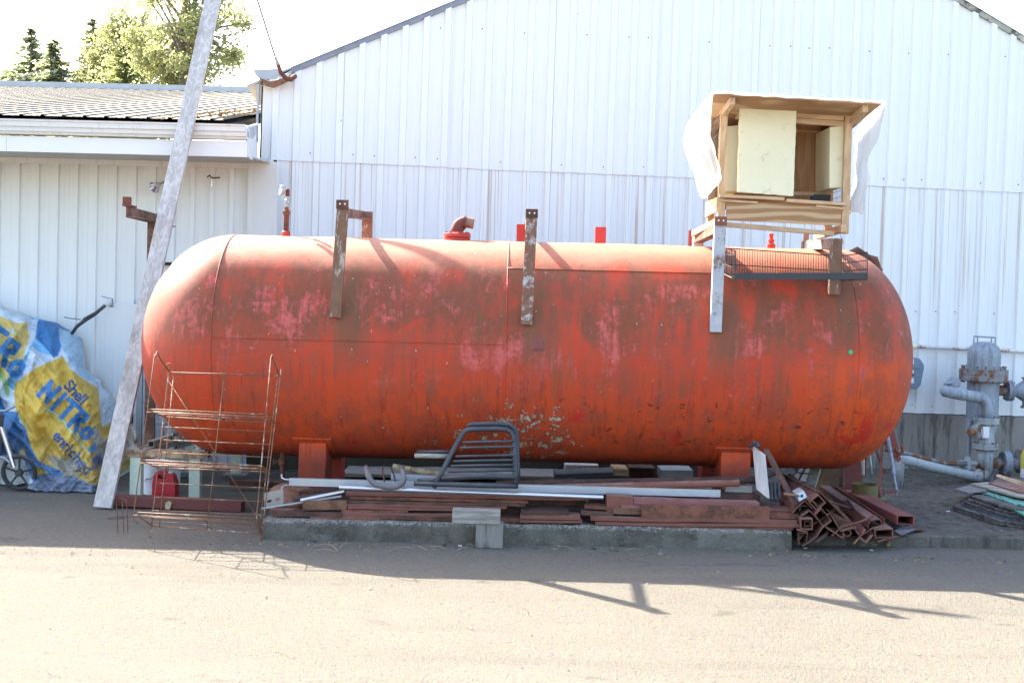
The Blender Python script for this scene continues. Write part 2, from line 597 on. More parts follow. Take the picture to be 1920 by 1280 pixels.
# concrete foundation under the cladding
m = MB()
m.hexa([wall_pt(-2.0, -.3, .05), wall_pt(uR, -.3, .05), wall_pt(uR, -.3, -.2), wall_pt(-2.0, -.3, -.2),
        wall_pt(-2.0, vBase - .008, .028), wall_pt(uR, vBase - .008, .028), wall_pt(uR, vBase - .008, -.2), wall_pt(-2.0, vBase - .008, -.2)])
mk('foundation', m, MA['found'], mb_root)
# flashing at the lower left corner and corner strip
m = MB()
a = wuv(506, 300); b = wuv(500, 640)
m.beam(wall_pt(a[0], a[1], .02), wall_pt(b[0], b[1], .02), .075, .03, side=WU)
mk('corner_trim', m, MA['trim_white'], mb_root)
m = MB()
a = wuv(485, 160); b = wuv(481, 300)
m.beam(wall_pt(a[0], a[1], .02), wall_pt(b[0], b[1], .02), .02, .05, side=WU)
mk('corner_trim', m, MA['zinc'], mb_root)
# gutter seen on its end at the eave
m = MB()
gp = [wuv(x, y, .1) for x, y in ((474, 131), (521, 129), (545, 133), (548, 144), (532, 153), (512, 160), (492, 152), (480, 142))]
inn = [wuv(x, y, .1) for x, y in ((480, 134), (521, 132), (541, 136), (543, 143), (530, 149), (512, 154), (495, 148), (485, 141))]
n_ = len(gp)
vs = [wall_pt(u, v, .12) for u, v in gp] + [wall_pt(u, v, -5) for u, v in gp] + [wall_pt(u, v, .12) for u, v in inn] + [wall_pt(u, v, -5) for u, v in inn]
fs = []
for i in range(2, n_):
    j = (i + 1) % n_
    fs += [(i, j, n_ + j, n_ + i), (2 * n_ + i, 2 * n_ + j, 3 * n_ + j, 3 * n_ + i), (i, j, 2 * n_ + j, 2 * n_ + i)]
m.q(vs, fs)
mk('gutter', m, MA['zinc'], mb_root)
m = MB()
m.solid([wall_pt(*wuv(x, y, .13), .125) for x, y in ((474, 131), (522, 129), (526, 141), (517, 149), (488, 148), (480, 141))], -WN * .012)
mk('gutter_end', m, MA['zinc'], mb_root)
m = MB()
m.solid([wall_pt(*wuv(x, y, .14), .13) for x, y in ((486, 146), (505, 153), (520, 150), (548, 140), (548, 147), (530, 157), (512, 164), (496, 160))], -WN * .03)
mk('gutter_bracket', m, MA['rust_lt'], mb_root)

# ================================================================== low building on the left
LY = 11.90; EY = 11.02
lb = root('low_building', (-4.5, LY, 0), 'low white ribbed shed with a tan metal roof left of the gable building', 'building')
LPER = .180
zs_ = W(240, 300, LY).z                      # top of wall under the soffit
zfront = W(240, 288, EY).z
xr_top = W(505, 300, LY).x
def lsheet(x0, n, z0, z1, xmax, mat):
    pr = rib_profile(n, LPER, .036, .026, .008)
    m = MB()
    dw = random.uniform(0, .003)
    sel = [(a, b) for a, b in pr if x0 + a <= xmax]
    if x0 + pr[-1][0] > xmax and sel: sel.append((xmax - x0, sel[-1][1]))
    if len(sel) < 3:
        return
    rows = [[Vector((x0 + a + .0045 * (z - 1.5), LY - b - dw - .003 * nz(x0, k), z)) for a, b in sel] for k, z in enumerate((z0, (z0 + z1) / 2, z1))]
    m.sheet(rows)
    mk('wall_sheet', m, mat, lb)
x = xr_top - .02 - LPER * NR * 6 + .06
for i in range(6):
    lsheet(x, NR, .04, zs_ + .05, xr_top, MA['clad_left'])
    x += LPER * NR
m = MB(); m.box(-9, xr_top, LY + .002, LY + .10, 0, 2.84); mk('wall_frame', m, MA['dark'], lb)
m = MB(); m.box(-9, xr_top - .01, LY - .04, LY - .028, zs_ - .06, zs_ - .005); mk('head_trim', m, MA['trim_white'], lb)
# soffit, fascia, gutter, with the end closed off
xe = W(464, 285, EY).x
m = MB(); m.hexa([(-9, EY + .02, zfront - .002), (xe, EY + .02, zfront - .002), (xe + .06, LY, zs_ - .004), (-9, LY, zs_ - .004),
                  (-9, EY + .02, zfront + .012), (xe, EY + .02, zfront + .012), (xe + .06, LY, zs_ + .012), (-9, LY, zs_ + .012)])
mk('soffit', m, MA['soffit'], lb)
zf1 = W(240, 260, EY).z
x = -9.0
for x1 in (-6.2, -4.37, xe):
    m = MB(); m.box(x, x1 - .003, EY - .004, EY + .02, zfront - .006, zf1); mk('fascia', m, MA['fascia'], lb); x = x1
zg1 = W(240, 231, EY - .1).z
m = MB()
st = (zg1 - zf1) / 3
gpf = [(0, 0), (-.035, 0), (-.045, st * .55), (-.062, st * .6), (-.068, st * 1.5), (-.086, st * 1.55), (-.092, st * 2.6), (-.105, st * 2.65), (-.108, st * 3), (-.09, st * 3), (-.088, st * 2.7), (0, st * 2.4)]
m.q([(-9, EY + p[0] - .005, zf1 + .012 + p[1]) for p in gpf] + [(xe, EY + p[0] - .005, zf1 + .012 + p[1]) for p in gpf],
    [(i, (i + 1) % len(gpf), len(gpf) + (i + 1) % len(gpf), len(gpf) + i) for i in range(len(gpf))] + [tuple(range(len(gpf))), tuple(range(len(gpf), 2 * len(gpf)))])
mk('gutter', m, MA['trim_white'], lb)
m = MB(); m.box(-9, xe, EY - .002, EY + .06, zf1 + .012, zg1 + .02); mk('gutter_board', m, MA['trim_white'], lb)
# shingled end return between the eave and the tall building
m = MB()
A = W(463, 237, EY + .0); B = W(484, 231, 11.75); C = W(484, 300, 11.78); D = W(472, 300, EY + .1); E = W(464, 292, EY)
m.solid([A, B, C, D, E], (-.02, .02, 0)); mk('eave_return', m, MA['trim_white'], lb)
for k in range(4):
    f0 = k / 4; f1 = (k + .93) / 4
    m = MB()
    m.solid([A.lerp(B, f0) + Vector((.003, -.004, -.02)), A.lerp(B, f1) + Vector((.003, -.004, -.02)),
             E.lerp(C, f1) + Vector((.003, -.004, .16)), E.lerp(C, f0) + Vector((.003, -.004, .16))], (.006, -.006, 0))
    mk('shingle', m, MA['block'], lb)
m = MB(); m.solid([W(466, 298, 11.82), W(520, 304, 11.76), W(513, 700, 11.76), W(458, 700, 11.84)], (0, .02, 0)); mk('corner_board', m, MA['trim_white'], lb)
# roof sheets
RY = 20.4
zr0 = zg1 + .05; zr1 = W(240, 169, RY).z
def m_roof():
    t = NT('roof_sheet')
    p = t.pos()
    a = t.noise(p, 1.1, 5, .6); b = t.noise(t.scale(p, (6, .5, 1)), 2.0, 5, .6)
    c = t.mix(a, (.40, .325, .215), (.52, .425, .29))
    c = t.mix(t.mul(t.step(b, .5, .7), .6), c, (.42, .27, .19))
    return t.fin(c, .6, 0, t.bump(b, .1, .01), .3)
MA['roof'] = m_roof()
MA['rib_shade'] = dusty('rib_shade_side', (.085, .095, .085), .35, .8, dust=(.2, .18, .14), dust_amt=.2)  # dark green-grey painted in as the shade on the ribs' right sides
sup = Vector((0, RY - EY, zr1 - zr0)).normalized()
snr = Vector((0, -sup.z, sup.y))
x = -13.2
while x < -2.5:
    m = MB()
    prof = []
    for i in range(5):
        o = i * LPER
        prof += [(o, 0), (o + .05, 0), (o + .055, .004), (o + .062, 0), (o + .105, 0), (o + .110, .004), (o + .117, 0), (o + .135, 0), (o + .143, .0145), (o + .166, .0145), (o + LPER - .004, 0)]
    p0 = Vector((x, EY - .09, zr0 + random.uniform(-.003, .003))); p1 = Vector((x, RY, zr1))
    xm = -2.50
    a_ = [p0 + Vector((min(q[0], xm - x), 0, 0)) + snr * q[1] for q in prof]
    b_ = [p1 + Vector((min(q[0], xm - x + .75), 0, 0)) + snr * q[1] for q in prof]
    mid = [(a_[i] + b_[i]) / 2 for i in range(len(prof))]
    m.sheet([a_, mid, b_])
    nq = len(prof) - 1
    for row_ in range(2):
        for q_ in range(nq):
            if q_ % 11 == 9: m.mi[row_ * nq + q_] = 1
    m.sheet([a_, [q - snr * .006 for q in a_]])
    mk('roof_sheet', m, [MA['roof'], MA['rib_shade']], lb)
    x += LPER * 5 + .001
m = MB(); m.beam((-13, RY, zr1 + .03), (-1.6, RY, zr1 + .03), .30, .09); mk('ridge_cap', m, MA['zinc'], lb)
m = MB(); m.hexa([(-13, EY, zr0 - .09), (-2.5, EY, zr0 - .09), (-2.5, RY, zr1 - .09), (-13, RY, zr1 - .09),
                  (-13, EY, zr0 - .03), (-2.5, EY, zr0 - .03), (-2.5, RY, zr1 - .03), (-13, RY, zr1 - .03)])
mk('roof_deck', m, MA['dark'], lb)
# dead leaves caught in the roof valley
m = MB()
for i in range(130):
    f = random.random() ** 1.6; xx = -2.52 - random.random() ** 1.5 * .75 * (1 - f); yy = EY - .08 + f * 1.6
    c = Vector((xx, yy, zr0 + (yy - EY) * sup.z / sup.y + .012 + random.random() * .05))
    a = Vector((random.uniform(-1, 1), random.uniform(-1, 1), random.uniform(-.6, .6))).normalized() * random.uniform(.015, .035)
    b = a.cross(Vector((random.random(), random.random(), 1))).normalized() * random.uniform(.008, .02)
    m.q([c - a, c + b, c + a, c - b], [(0, 1, 2, 3)])
MA['dead'] = dusty('dead_leaf', (.20, .15, .08), .4, .8, dust_amt=0)
lf = mk('leaf_litter', m, MA['dead'], lb); lf['kind'] = 'stuff'
# a door, its frame post and a stretch of painted block at the foot of the left wall
m = MB(); a = W(245, 830, LY); b = W(262, 560, LY)
m.box(W(215, 700, LY).x, b.x, LY - .045, LY - .028, .06, W(262, 570, LY).z); mk('door', m, MA['clad_left'], lb)
m = MB(); m.box(b.x + .004, b.x + .055, LY - .075, LY - .02, .0, W(262, 560, LY).z); mk('door_post', m, MA['zinc'], lb)
k = 0
for rz in range(5):
    xx = b.x + .06 - (.2 if rz % 2 else 0)
    while xx < -1.2:
        x0 = max(xx, b.x + .06); x1 = xx + .394
        if x1 > x0 + .03:
            m = MB(); m.box(x0, x1, LY - .062 - random.uniform(0, .003), LY - .03, .01 + rz * .2, .01 + rz * .2 + .192); mk('block', m, MA['block'], lb)
        xx += .4
m = MB(); m.box(b.x + .055, -1.0, LY - .056, LY - .03, .0, 1.0); mk('mortar', m, MA['found'], lb)
m = MB()
a = W(303, 488, LY - .02); c = W(346, 489, LY - .02)
m.box(a.x, c.x + .5, LY - .10, LY - .02, a.z - .018, a.z); mk('ledge', m, MA['trim_white'], lb)
m = MB(); m.box(a.x + .02, c.x + .5, LY - .08, LY - .02, a.z - .045, a.z - .019); mk('ledge_shadow_gap', m, MA['dark'], lb).name = 'ledge_shadow_strip'  # dark strip standing in for the shadow under the ledge

# ================================================================== slabs and curbs
PADZ = .085
cx0 = G(497, 1008).x; cx1 = G(1482, 1030).x
m = MB()
N = 60
def wob(i): return .010 * nz(i * .31, 2.2) + .006 * nz(i * 1.3, 7)
front_b = []; front_t = []; back_t = []; chf = []
for i in range(N + 1):
    f = i / N; xx = cx0 + (cx1 - cx0) * f
    yb = 8.53 + .06 * f
    z = .135 + .006 * nz(i * .4, 9)
    front_b.append((xx, yb - .012 + wob(i), -.05)); chf.append((xx, yb + wob(i + 90), z - .018)); front_t.append((xx, yb + .02 + wob(i + 40), z)); back_t.append((xx, yb + .26, z))
bk = [(p[0], p[1], -.05) for p in back_t]
m.sheet([front_b, chf, front_t, back_t, bk])
n1 = N + 1
for e in (0, N):
    m.q([front_b[e], chf[e], front_t[e], back_t[e], bk[e]], [(0, 1, 2, 3, 4)])
curb1 = tag(mk('concrete_curb', m, MA['curb'], smooth=True), 'long mossy grey concrete curb below the stacked scrap steel', 'curb')
px0 = G(1694, 1022).x
m = MB()
fb = []; ft = []; ch = []
for i in range(41):
    xx = px0 + (8.5 - px0) * i / 40
    yb = 8.83 + .012 * i / 40
    fb.append((xx, yb - .01 + .006 * nz(i * .7, 3), -.05)); ch.append((xx, yb + .006 * nz(i * .9, 1), PADZ - .014)); ft.append((xx, yb + .02 + .005 * nz(i * .8, 4), PADZ))
bt = [(p[0], 13.0, PADZ) for p in ft]
m.sheet([fb, ch, ft, bt])
m.q([fb[0], ch[0], ft[0], bt[0], (px0, 13.0, -.05)], [(0, 1, 2, 3, 4)])
slab = struct(mk('concrete_pad', m, MA['slab'], origin=(0, 0, 0)))
m = MB(); m.box(cx0 + .03, px0 - .002, 8.80, 12.9, -.05, .07); struct(mk('tank_pad', m, MA['slab'], origin=(0, 0, 0)))
# ================================================================== the tank
TY = 9.72; TZ = 1.251; TR = .831
XA, XB = -2.10, 2.42                     # head seams
EA, EB = .675, .575                      # head depths
def m_tank():
    t = NT('tank_paint')
    o = t.obj()                          # origin on the ground under the tank's middle
    x, y, z = t.sep(o)[0], t.sep(o)[1], t.sep(o)[2]
    n_big = t.noise(o, 1.1, 5, .6)
    n_run = t.noise(t.scale(o, (5.0, 2.0, .55)), 1.5, 7, .66)
    n_run2 = t.noise(t.scale(o, (14, 4, .9), (3, 1, 2)), 1.6, 6, .68)
    n_run3 = t.noise(t.scale(o, (30, 8, 1.6), (1, 5, 2)), 1.6, 5, .7)
    n_mid = t.noise(o, 3.2, 8, .66, .3)
    n_mid2 = t.noise(t.scale(o, (1, 1, 1.2), (7, 3, 1)), 4.6, 8, .68, .2)
    n_fin = t.noise(o, 28, 6, .68)
    n_dot = t.noise(o, 70, 3, .6)
    inv = lambda v: t.math('SUBTRACT', 1.0, v)
    # orange-red top coat, warmer and cleaner low down
    c = t.mix(n_big, (.43, .040, .015), (.53, .052, .016))
    low = inv(t.step(t.add(z, t.mul(n_big, .35)), .75, 1.45))
    c = t.mix(t.mul(low, .80), c, (.60, .076, .013))
    c = t.mix(t.mul(t.mul(t.step(x, 1.6, 2.6), inv(t.step(z, 1.1, 1.5))), .65), c, (.68, .092, .012))
    # dull brown chalking in ragged clouds over most of the shell
    k1 = t.add(t.mul(n_mid2, .45), t.add(t.mul(n_run, .38), t.mul(n_fin, .17)))
    c = t.mix(t.mul(t.step(k1, .45, .56), .66), c, (.285, .055, .031))
    # heavier grey-brown grime belt above mid height
    zz_ = t.add(z, t.mul(t.math('SUBTRACT', n_mid, .5), .55))
    belt = t.band(zz_, 1.22, 1.48, 1.86, 2.02)
    k2 = t.add(t.mul(n_mid, .40), t.add(t.mul(n_run, .36), t.mul(n_run3, .24)))
    c = t.mix(t.mul(t.mul(belt, t.step(k2, .40, .53)), .80), c, (.150, .054, .024))
    c = t.mix(t.mul(t.mul(belt, t.step(k2, .53, .62)), .55), c, (.105, .062, .030))
    # pink, rubbed-through patches with ragged edges
    pk = t.add(t.mul(n_mid, .50), t.add(t.mul(n_run2, .28), t.mul(n_fin, .22)))
    pz = t.band(z, .90, 1.12, 1.74, 1.92)
    c = t.mix(t.mul(t.mul(t.step(pk, .520, .585), pz), .78), c, (.53, .085, .075))
    c = t.mix(t.mul(t.mul(t.step(pk, .575, .61), pz), .50), c, (.62, .135, .115))
    # bright red rubbed areas near the belly
    rd = t.add(t.mul(t.noise(t.scale(o, (1, 1, 1), (5, 2, 7)), 2.1, 7, .68, .5), .8), t.mul(n_fin, .2))
    c = t.mix(t.mul(t.mul(t.step(rd, .56, .61), t.band(z, .42, .55, .78, 1.0)), .85), c, (.55, .016, .014))
    # dusty sun-bleached crown with lichen
    topd = t.step(t.add(z, t.mul(t.math('SUBTRACT', n_mid, .5), .30)), 1.80, 2.04)
    c = t.mix(t.mul(topd, .75), c, (.42, .215, .135))
    li = t.mul(t.step(n_fin, .55, .66), t.band(t.add(z, t.mul(t.math('SUBTRACT', n_big, .5), .6)), 1.60, 1.78, 1.94, 2.02))
    c = t.mix(t.mul(li, t.mul(t.step(n_mid2, .42, .56), .85)), c, (.115, .085, .022))
    # drips and runs
    dr = t.mul(t.step(n_run2, .53, .66), t.band(z, .40, .50, 1.0, 1.4))
    c = t.mix(t.mul(dr, .60), c, (.19, .026, .013))
    dr2 = t.mul(t.step(t.noise(t.scale(o, (9, 3, .5), (8, 1, 2)), 1.7, 6, .66), .55, .68), t.band(z, .45, .75, 1.7, 1.9))
    c = t.mix(t.mul(dr2, .50), c, (.15, .075, .034))
    dr3 = t.mul(t.step(n_run3, .56, .70), t.band(z, .45, .6, 1.7, 1.9))
    c = t.mix(t.mul(dr3, .40), c, (.20, .050, .026))
    # a dusty, scuffed film over everything
    c = t.mix(t.add(.04, t.mul(t.step(t.add(t.mul(n_run3, .6), t.mul(n_fin, .4)), .42, .66), .22)), c, (.33, .105, .062))
    c = t.mix(t.mul(inv(t.step(t.add(x, t.mul(n_mid, .3)), -2.55, -1.9)), t.mul(t.step(z, 1.0, 1.5), .45)), c, (.50, .21, .145))  # upper left head paled to imitate the sun's glare
    # stains below and beside each welded bracket foot
    for bxx, bz in ((-1.19, 1.47), (.10, 1.45), (1.41, 1.42), (2.27, 1.66)):
        s_ = t.mul(t.band(t.add(x, t.mul(t.math('SUBTRACT', n_run2, .5), .16)), bxx - .06, bxx + .01, bxx + .07, bxx + .24), t.band(z, bz - .42, bz - .05, bz + .22, bz + .42))
        c = t.mix(t.mul(s_, .72), c, (.135, .070, .034))
    # darker brown towards the belly
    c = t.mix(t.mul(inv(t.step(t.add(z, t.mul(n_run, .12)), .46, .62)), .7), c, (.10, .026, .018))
    # brown chip marks
    chp = t.noise(t.scale(o, (1.0, 1.0, 1.5), (2, 0, 0)), 12, 5, .62, .5)
    cz = t.mul(t.band(z, .55, .68, .92, 1.08), t.add(.25, t.mul(t.step(x, -.3, .7), .75)))
    c = t.mix(t.mul(t.mul(t.step(chp, .625, .645), cz), .9), c, (.145, .030, .018))
    # flaked paint down to pale primer, rusty at the rim
    fl = t.add(t.mul(t.noise(t.scale(o, (1, 1, 1.25), (1.3, 0, .4)), 11, 6, .68), .62), t.mul(t.noise(o, 42, 4, .65), .38))
    fx = t.band(x, -1.25, -.25, .35, .65)
    fz = t.band(z, .40, .50, .74, 1.12)
    dn = t.n('ShaderNodeVectorMath', operation='DISTANCE')
    t.put(dn.inputs[0], o); dn.inputs[1].default_value = (.15, -.66, .62)
    foc = inv(t.step(dn.outputs['Value'], .15, .55))
    flm = t.add(fl, t.add(t.mul(t.mul(fx, fz), .060), t.mul(foc, .046)))
    gate = t.mul(t.step(t.add(fx, foc), .05, .3), fz)
    flake = t.mul(t.step(flm, .640, .650), gate)
    rim = t.mul(t.step(flm, .612, .636), gate)
    c = t.mix(t.mul(rim, .75), c, (.13, .030, .020))
    c = t.mix(flake, c, t.mix(t.step(n_fin, .35, .7), (.30, .25, .18), (.60, .54, .42)))
    # stray pin-head chips and pale flecks all over
    c = t.mix(t.mul(t.step(n_dot, .685, .72), .55), c, (.10, .040, .024))
    c = t.mix(t.mul(t.step(t.noise(t.scale(o, (1, 1, .7), (4, 4, 4)), 33, 2, .5), .745, .765), .6), c, (.52, .42, .34))
    # bird droppings on the right, and scratches
    sp = t.step(t.math('SUBTRACT', .06, t.voro(t.scale(o, (1, 1, .40)), 3.7)), .026, .036)
    c = t.mix(t.mul(t.mul(sp, t.step(x, .9, 2.2)), t.mul(t.step(n_fin, .4, .6), .75)), c, (.62, .55, .50))
    sc = t.step(t.noise(t.scale(o, (3, 3, 40)), 1.3, 3, .5), .775, .79)
    c = t.mix(t.mul(sc, .35), c, (.50, .22, .18))
    h = t.add(t.mul(n_mid, .5), t.add(t.mul(n_fin, .30), t.mul(flake, -.3)))
    rgh = t.add(.50, t.mul(n_run, .28))
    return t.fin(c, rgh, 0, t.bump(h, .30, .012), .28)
MA['tank'] = m_tank()
MA['tank_red'] = rusty('fitting_red', (.42, .035, .025), (.20, .06, .035), .38, .6)
MA['br_white'] = rusty('bracket_worn_white', (.46, .42, .35), (.17, .085, .05), .60, .7, 0, 11, (1, 1, .35))
MA['br_pale'] = rusty('bracket_pale_blue', (.47, .49, .52), (.20, .11, .07), .44, .6, 0, 7)
MA['br_rust'] = rusty('bracket_rust', (.30, .17, .11), (.15, .07, .045), .5, .8)
MA['br_speck'] = rusty('bracket_speckled', (.42, .42, .41), (.17, .08, .05), .56, .75, 0, 18)

MA['br_arm'] = rusty('bracket_arm_worn', (.46, .47, .48), (.22, .12, .08), .48, .65, 0, 9)
tank = root('storage_tank', (0, TY, 0), 'huge horizontal cylindrical tank in weathered orange red paint', 'tank')
def tank_pt(x, th, dr=0.0):
    """th: 0 = towards the camera, 90 deg = top"""
    if x < XA:
        k = max(0.0, 1 - ((XA - x) / EA) ** 2) ** .5
    elif x > XB:
        k = max(0.0, 1 - ((x - XB) / EB) ** 2) ** .5
    else:
        k = 1.0
    r = TR * k + dr
    dent = .0045 * nz(x * 1.3, math.cos(th) * 1.5, math.sin(th) * 1.5) + .002 * nz(x * 4, math.cos(th) * 4, math.sin(th) * 4)
    r += dent * k
    return Vector((x, TY - r * math.cos(th), TZ + r * math.sin(th)))
SEG = 120
def ring(x):
    return [tank_pt(x, 2 * math.pi * k / SEG) for k in range(SEG + 1)]
m = MB(); m.sheet([ring(XA + (XB - XA) * i / 64) for i in range(65)])
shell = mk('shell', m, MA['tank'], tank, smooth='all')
for sgn, x0, e in ((-1, XA, EA), (1, XB, EB)):
    m = MB(); m.sheet([ring(x0 + sgn * e * math.sin(math.pi / 2 * i / 40)) for i in range(41)])
    mk('head', m, MA['tank'], tank, smooth='all')
def th_at(px, py):
    """angle on the shell that the pixel looks at"""
    d = ray(px, py)
    a = d.y ** 2 + d.z ** 2
    oy, oz = CAM.y - TY, CAM.z - TZ
    b = oy * d.y + oz * d.z
    c = oy * oy + oz * oz - TR * TR
    disc = max(b * b - a * c, 0)
    s = (-b - math.sqrt(disc)) / a
    p = CAM + d * s
    return math.atan2(p.z - TZ, TY - p.y), p.x
def bead(path, r=.007, name='weld_seam'):
    m = MB(); m.tube([tank_pt(x, th, .001) for x, th in path], [r * (1 + .25 * nz(i * .9, 3)) for i in range(len(path))], 6)
    mk(name, m, MA['tank'], tank, smooth='all')
D2 = math.pi / 180
for xs_ in (XA + .004, XB - .004):
    bead([(xs_, (-70 + i * 3.2) * D2) for i in range(76)], .006 if xs_ < 0 else .0035)
thv, xv = th_at(953, 480)
bead([(xv, (-80 + i * 2.6) * D2) for i in range(62)], .0055)
tl, xl_ = th_at(700, 640); tr_, xr_ = th_at(1150, 508)
bead([(XA + .01 + (xv - XA) * i / 40, tl) for i in range(41)], .004)
bead([(xv + (XB - xv) * i / 40, tr_) for i in range(41)], .007)
# riveted plate and a welded square patch
ts_, xs2 = th_at(1009, 647)
m = MB()
gx, gt = .045, .055
m.sheet([[tank_pt(xs2 - gx + 2 * gx * i / 4, ts_ - gt + 2 * gt * j / 4, .0 if (i in (0, 4) or j in (0, 4)) else .010) for i in range(5)] for j in range(5)])
mk('patch_plate', m, MA['rust_red'], tank)
# saddle legs with doubler plates
def saddle(pxl, pxr, pyt, pyb):
    ta, xa = th_at(pxl - 2, pyt); tb, xb = th_at(pxr + 2, pyt)
    m = MB()
    rows = []
    for j in range(13):
        th = ta + (-92 * D2 - ta) * j / 12
        rows.append([tank_pt(xa - .03 + (xb - xa + .06) * i / 6, th, .012) for i in range(7)])
    m.sheet(rows)
    edge = [tank_pt(xa - .03 + (xb - xa + .06) * i / 6, ta, .0) for i in range(7)]
    m.sheet([rows[0], edge])
    for s in (0, 6):
        m.sheet([[r[s] for r in rows], [tank_pt(xa - .03 + (xb - xa + .06) * s / 6, ta + (-92 * D2 - ta) * j / 12, 0) for j in range(13)]])
    mk('saddle_pad', m, MA['tank'], tank)
    yf = tank_pt(xa, ta).y + .03
    zt = tank_pt(xa, ta).z - .035
    m = MB()
    xa += .015; xb -= .015
    m.box(xa, xb, yf, yf + .34, .07, zt)
    mk('leg', m, MA['tank'], tank, bevel=.008)
    m = MB(); m.box(xa + .02, xb - .02, yf + 1.0, yf + 1.25, .07, zt)
    mk('leg', m, MA['tank_red'], tank)
    m = MB(); m.box(xa - .05, xb + .05, yf - .05, yf + .40, .07, .088)
    mk('base_plate', m, MA['tank_red'], tank)
saddle(557, 612, 820, 893)
saddle(1352, 1412, 838, 893)

# ---- welded pipe brackets on top
def bracket(pt, pb, pr, Yf, mat, armmat, wid=.078, rear=True, clip=True, rearh=None):
    """pt/pb: pixel of the front post's top and foot; pr: pixel of the arm's rear end (same X)"""
    A = W(pt[0], pt[1], Yf)
    th, xx = th_at(*pb)
    Bp = tank_pt(xx, th) + Vector((0, -.012, 0))
    m = MB()
    prof = [(-wid / 2, -.02), (wid / 2, -.02), (wid / 2, .025), (wid / 2 - .007, .025), (wid / 2 - .007, -.012), (-wid / 2 + .007, -.012), (-wid / 2 + .007, .025), (-wid / 2, .025)]
    m.prism(Bp, A, prof, side=(1, 0, 0))
    mk('bracket_post', m, mat, tank)
    Yr = A.x / ((pr[0] - 960) / F) if abs(pr[0] - 960) > 60 else 10.2
    Yr = min(max(Yr, 9.7), 10.45)
    Cc = W(pr[0], pr[1], Yr); Cc.x = A.x
    m = MB()
    a2 = A + Vector((0, .03, -.035))
    m.prism(a2, Cc, [(-.035, -.035), (-.028, -.035), (-.028, .028), (.035, .028), (.035, .035), (-.035, .035)], side=(1, 0, 0))
    mk('bracket_arm', m, armmat, tank)
    if rear:
        tz = tank_pt(A.x, math.acos(max(-1, min(1, (TY - Cc.y) / TR)))).z if abs(Cc.y - TY) < TR else TZ
        m = MB()
        m.prism((Cc.x, Cc.y, tz - .02), (Cc.x, Cc.y, Cc.z + .03), [(-.04, -.03), (.04, -.03), (.04, .03), (-.04, .03)], side=(1, 0, 0))
        mk('bracket_post', m, mat, tank)
    if clip:
        m = MB()
        c = A + Vector((0, -.03, .0))
        m.beam(c + Vector((-.042, 0, .015)), c + Vector((.042, 0, .015)), .012, .062, side=(0, 1, 0))
        mk('bracket_clip', m, MA['rust'], tank)
        for s in (-.016, .018):
            m = MB(); m.lathe(c + Vector((s, -.0065, .018)), [(.006, 0), (.006, .002)], 10, (0, -1, 0)); mk('bolt_hole', m, MA['fascia'], tank)
    return A, Cc
b1 = bracket((643, 388), (629, 594), (684, 404), 8.87, MA['br_white'], MA['br_rust'])
b2 = bracket((997, 405), (987, 608), (990, 425), 8.87, MA['br_speck'], MA['br_rust'])
b3 = bracket((1350, 419), (1341, 622), (1303, 447), 8.87, MA['br_pale'], MA['br_rust'])
b4 = bracket((1568, 447), (1563, 552), (1508, 460), 9.02, MA['br_white'], MA['br_arm'], clip=False)
# ---- fittings on top
def top_z(x, Y): return TZ + math.sqrt(max(TR ** 2 - (Y - TY) ** 2, 0)) if XA <= x <= XB else TZ + TR * .9
def fit_at(px, Y=9.75):
    return W(px, 450, Y).x
# pressure gauge on its riser
x = fit_at(536); z0 = top_z(x, 9.75) - .01
m = MB(); m.lathe((x, 9.75, z0), [(.033, 0), (.033, .045), (.027, .05)], 16); mk('coupling', m, MA['tank_red'], tank, smooth=True)
zz = lambda py: W(536, py, 9.75).z
m = MB(); m.lathe((x, 9.75, z0 + .04), [(.021, 0), (.021, zz(402) - z0 - .04)], 14); mk('riser_pipe', m, MA['rust'], tank, smooth=True)
m = MB(); m.lathe((x, 9.75, zz(403)), [(.024, 0), (.028, .006), (.028, .03), (.018, .036), (.016, .06)], 14); mk('coupling', m, MA['rust'], tank, smooth=True)
m = MB(); m.lathe((x + .003, 9.75, zz(394)), [(.010, 0), (.010, zz(365) - zz(394))], 12); mk('nipple', m, MA['zinc'], tank, smooth=True)
m = MB(); m.lathe((x + .006, 9.75, zz(382)), [(.012, 0), (.019, .006), (.019, .03), (.012, .036)], 12)
m.tube([(x + .01, 9.73, zz(380)), (x + .035, 9.71, zz(381)), (x + .042, 9.71, zz(384)), (x + .042, 9.71, zz(396))], .005, 6); mk('valve', m, MA['zinc'], tank, smooth=True)
m = MB(); m.lathe((x + .006, 9.75, zz(368)), [(.013, 0), (.016, .004), (.016, .05), (.010, .056)], 12); mk('elbow', m, MA['rust'], tank, smooth=True)
gc = Vector((x - .02, 9.74, zz(357)))
m = MB(); m.lathe(gc, [(.010, 0), (.034, .004), (.036, .012), (.036, .030), (.033, .034), (.030, .031), (0, .031)], 20, (-.75, -.66, .05)); mk('gauge', m, MA['zinc'], tank, smooth=True)
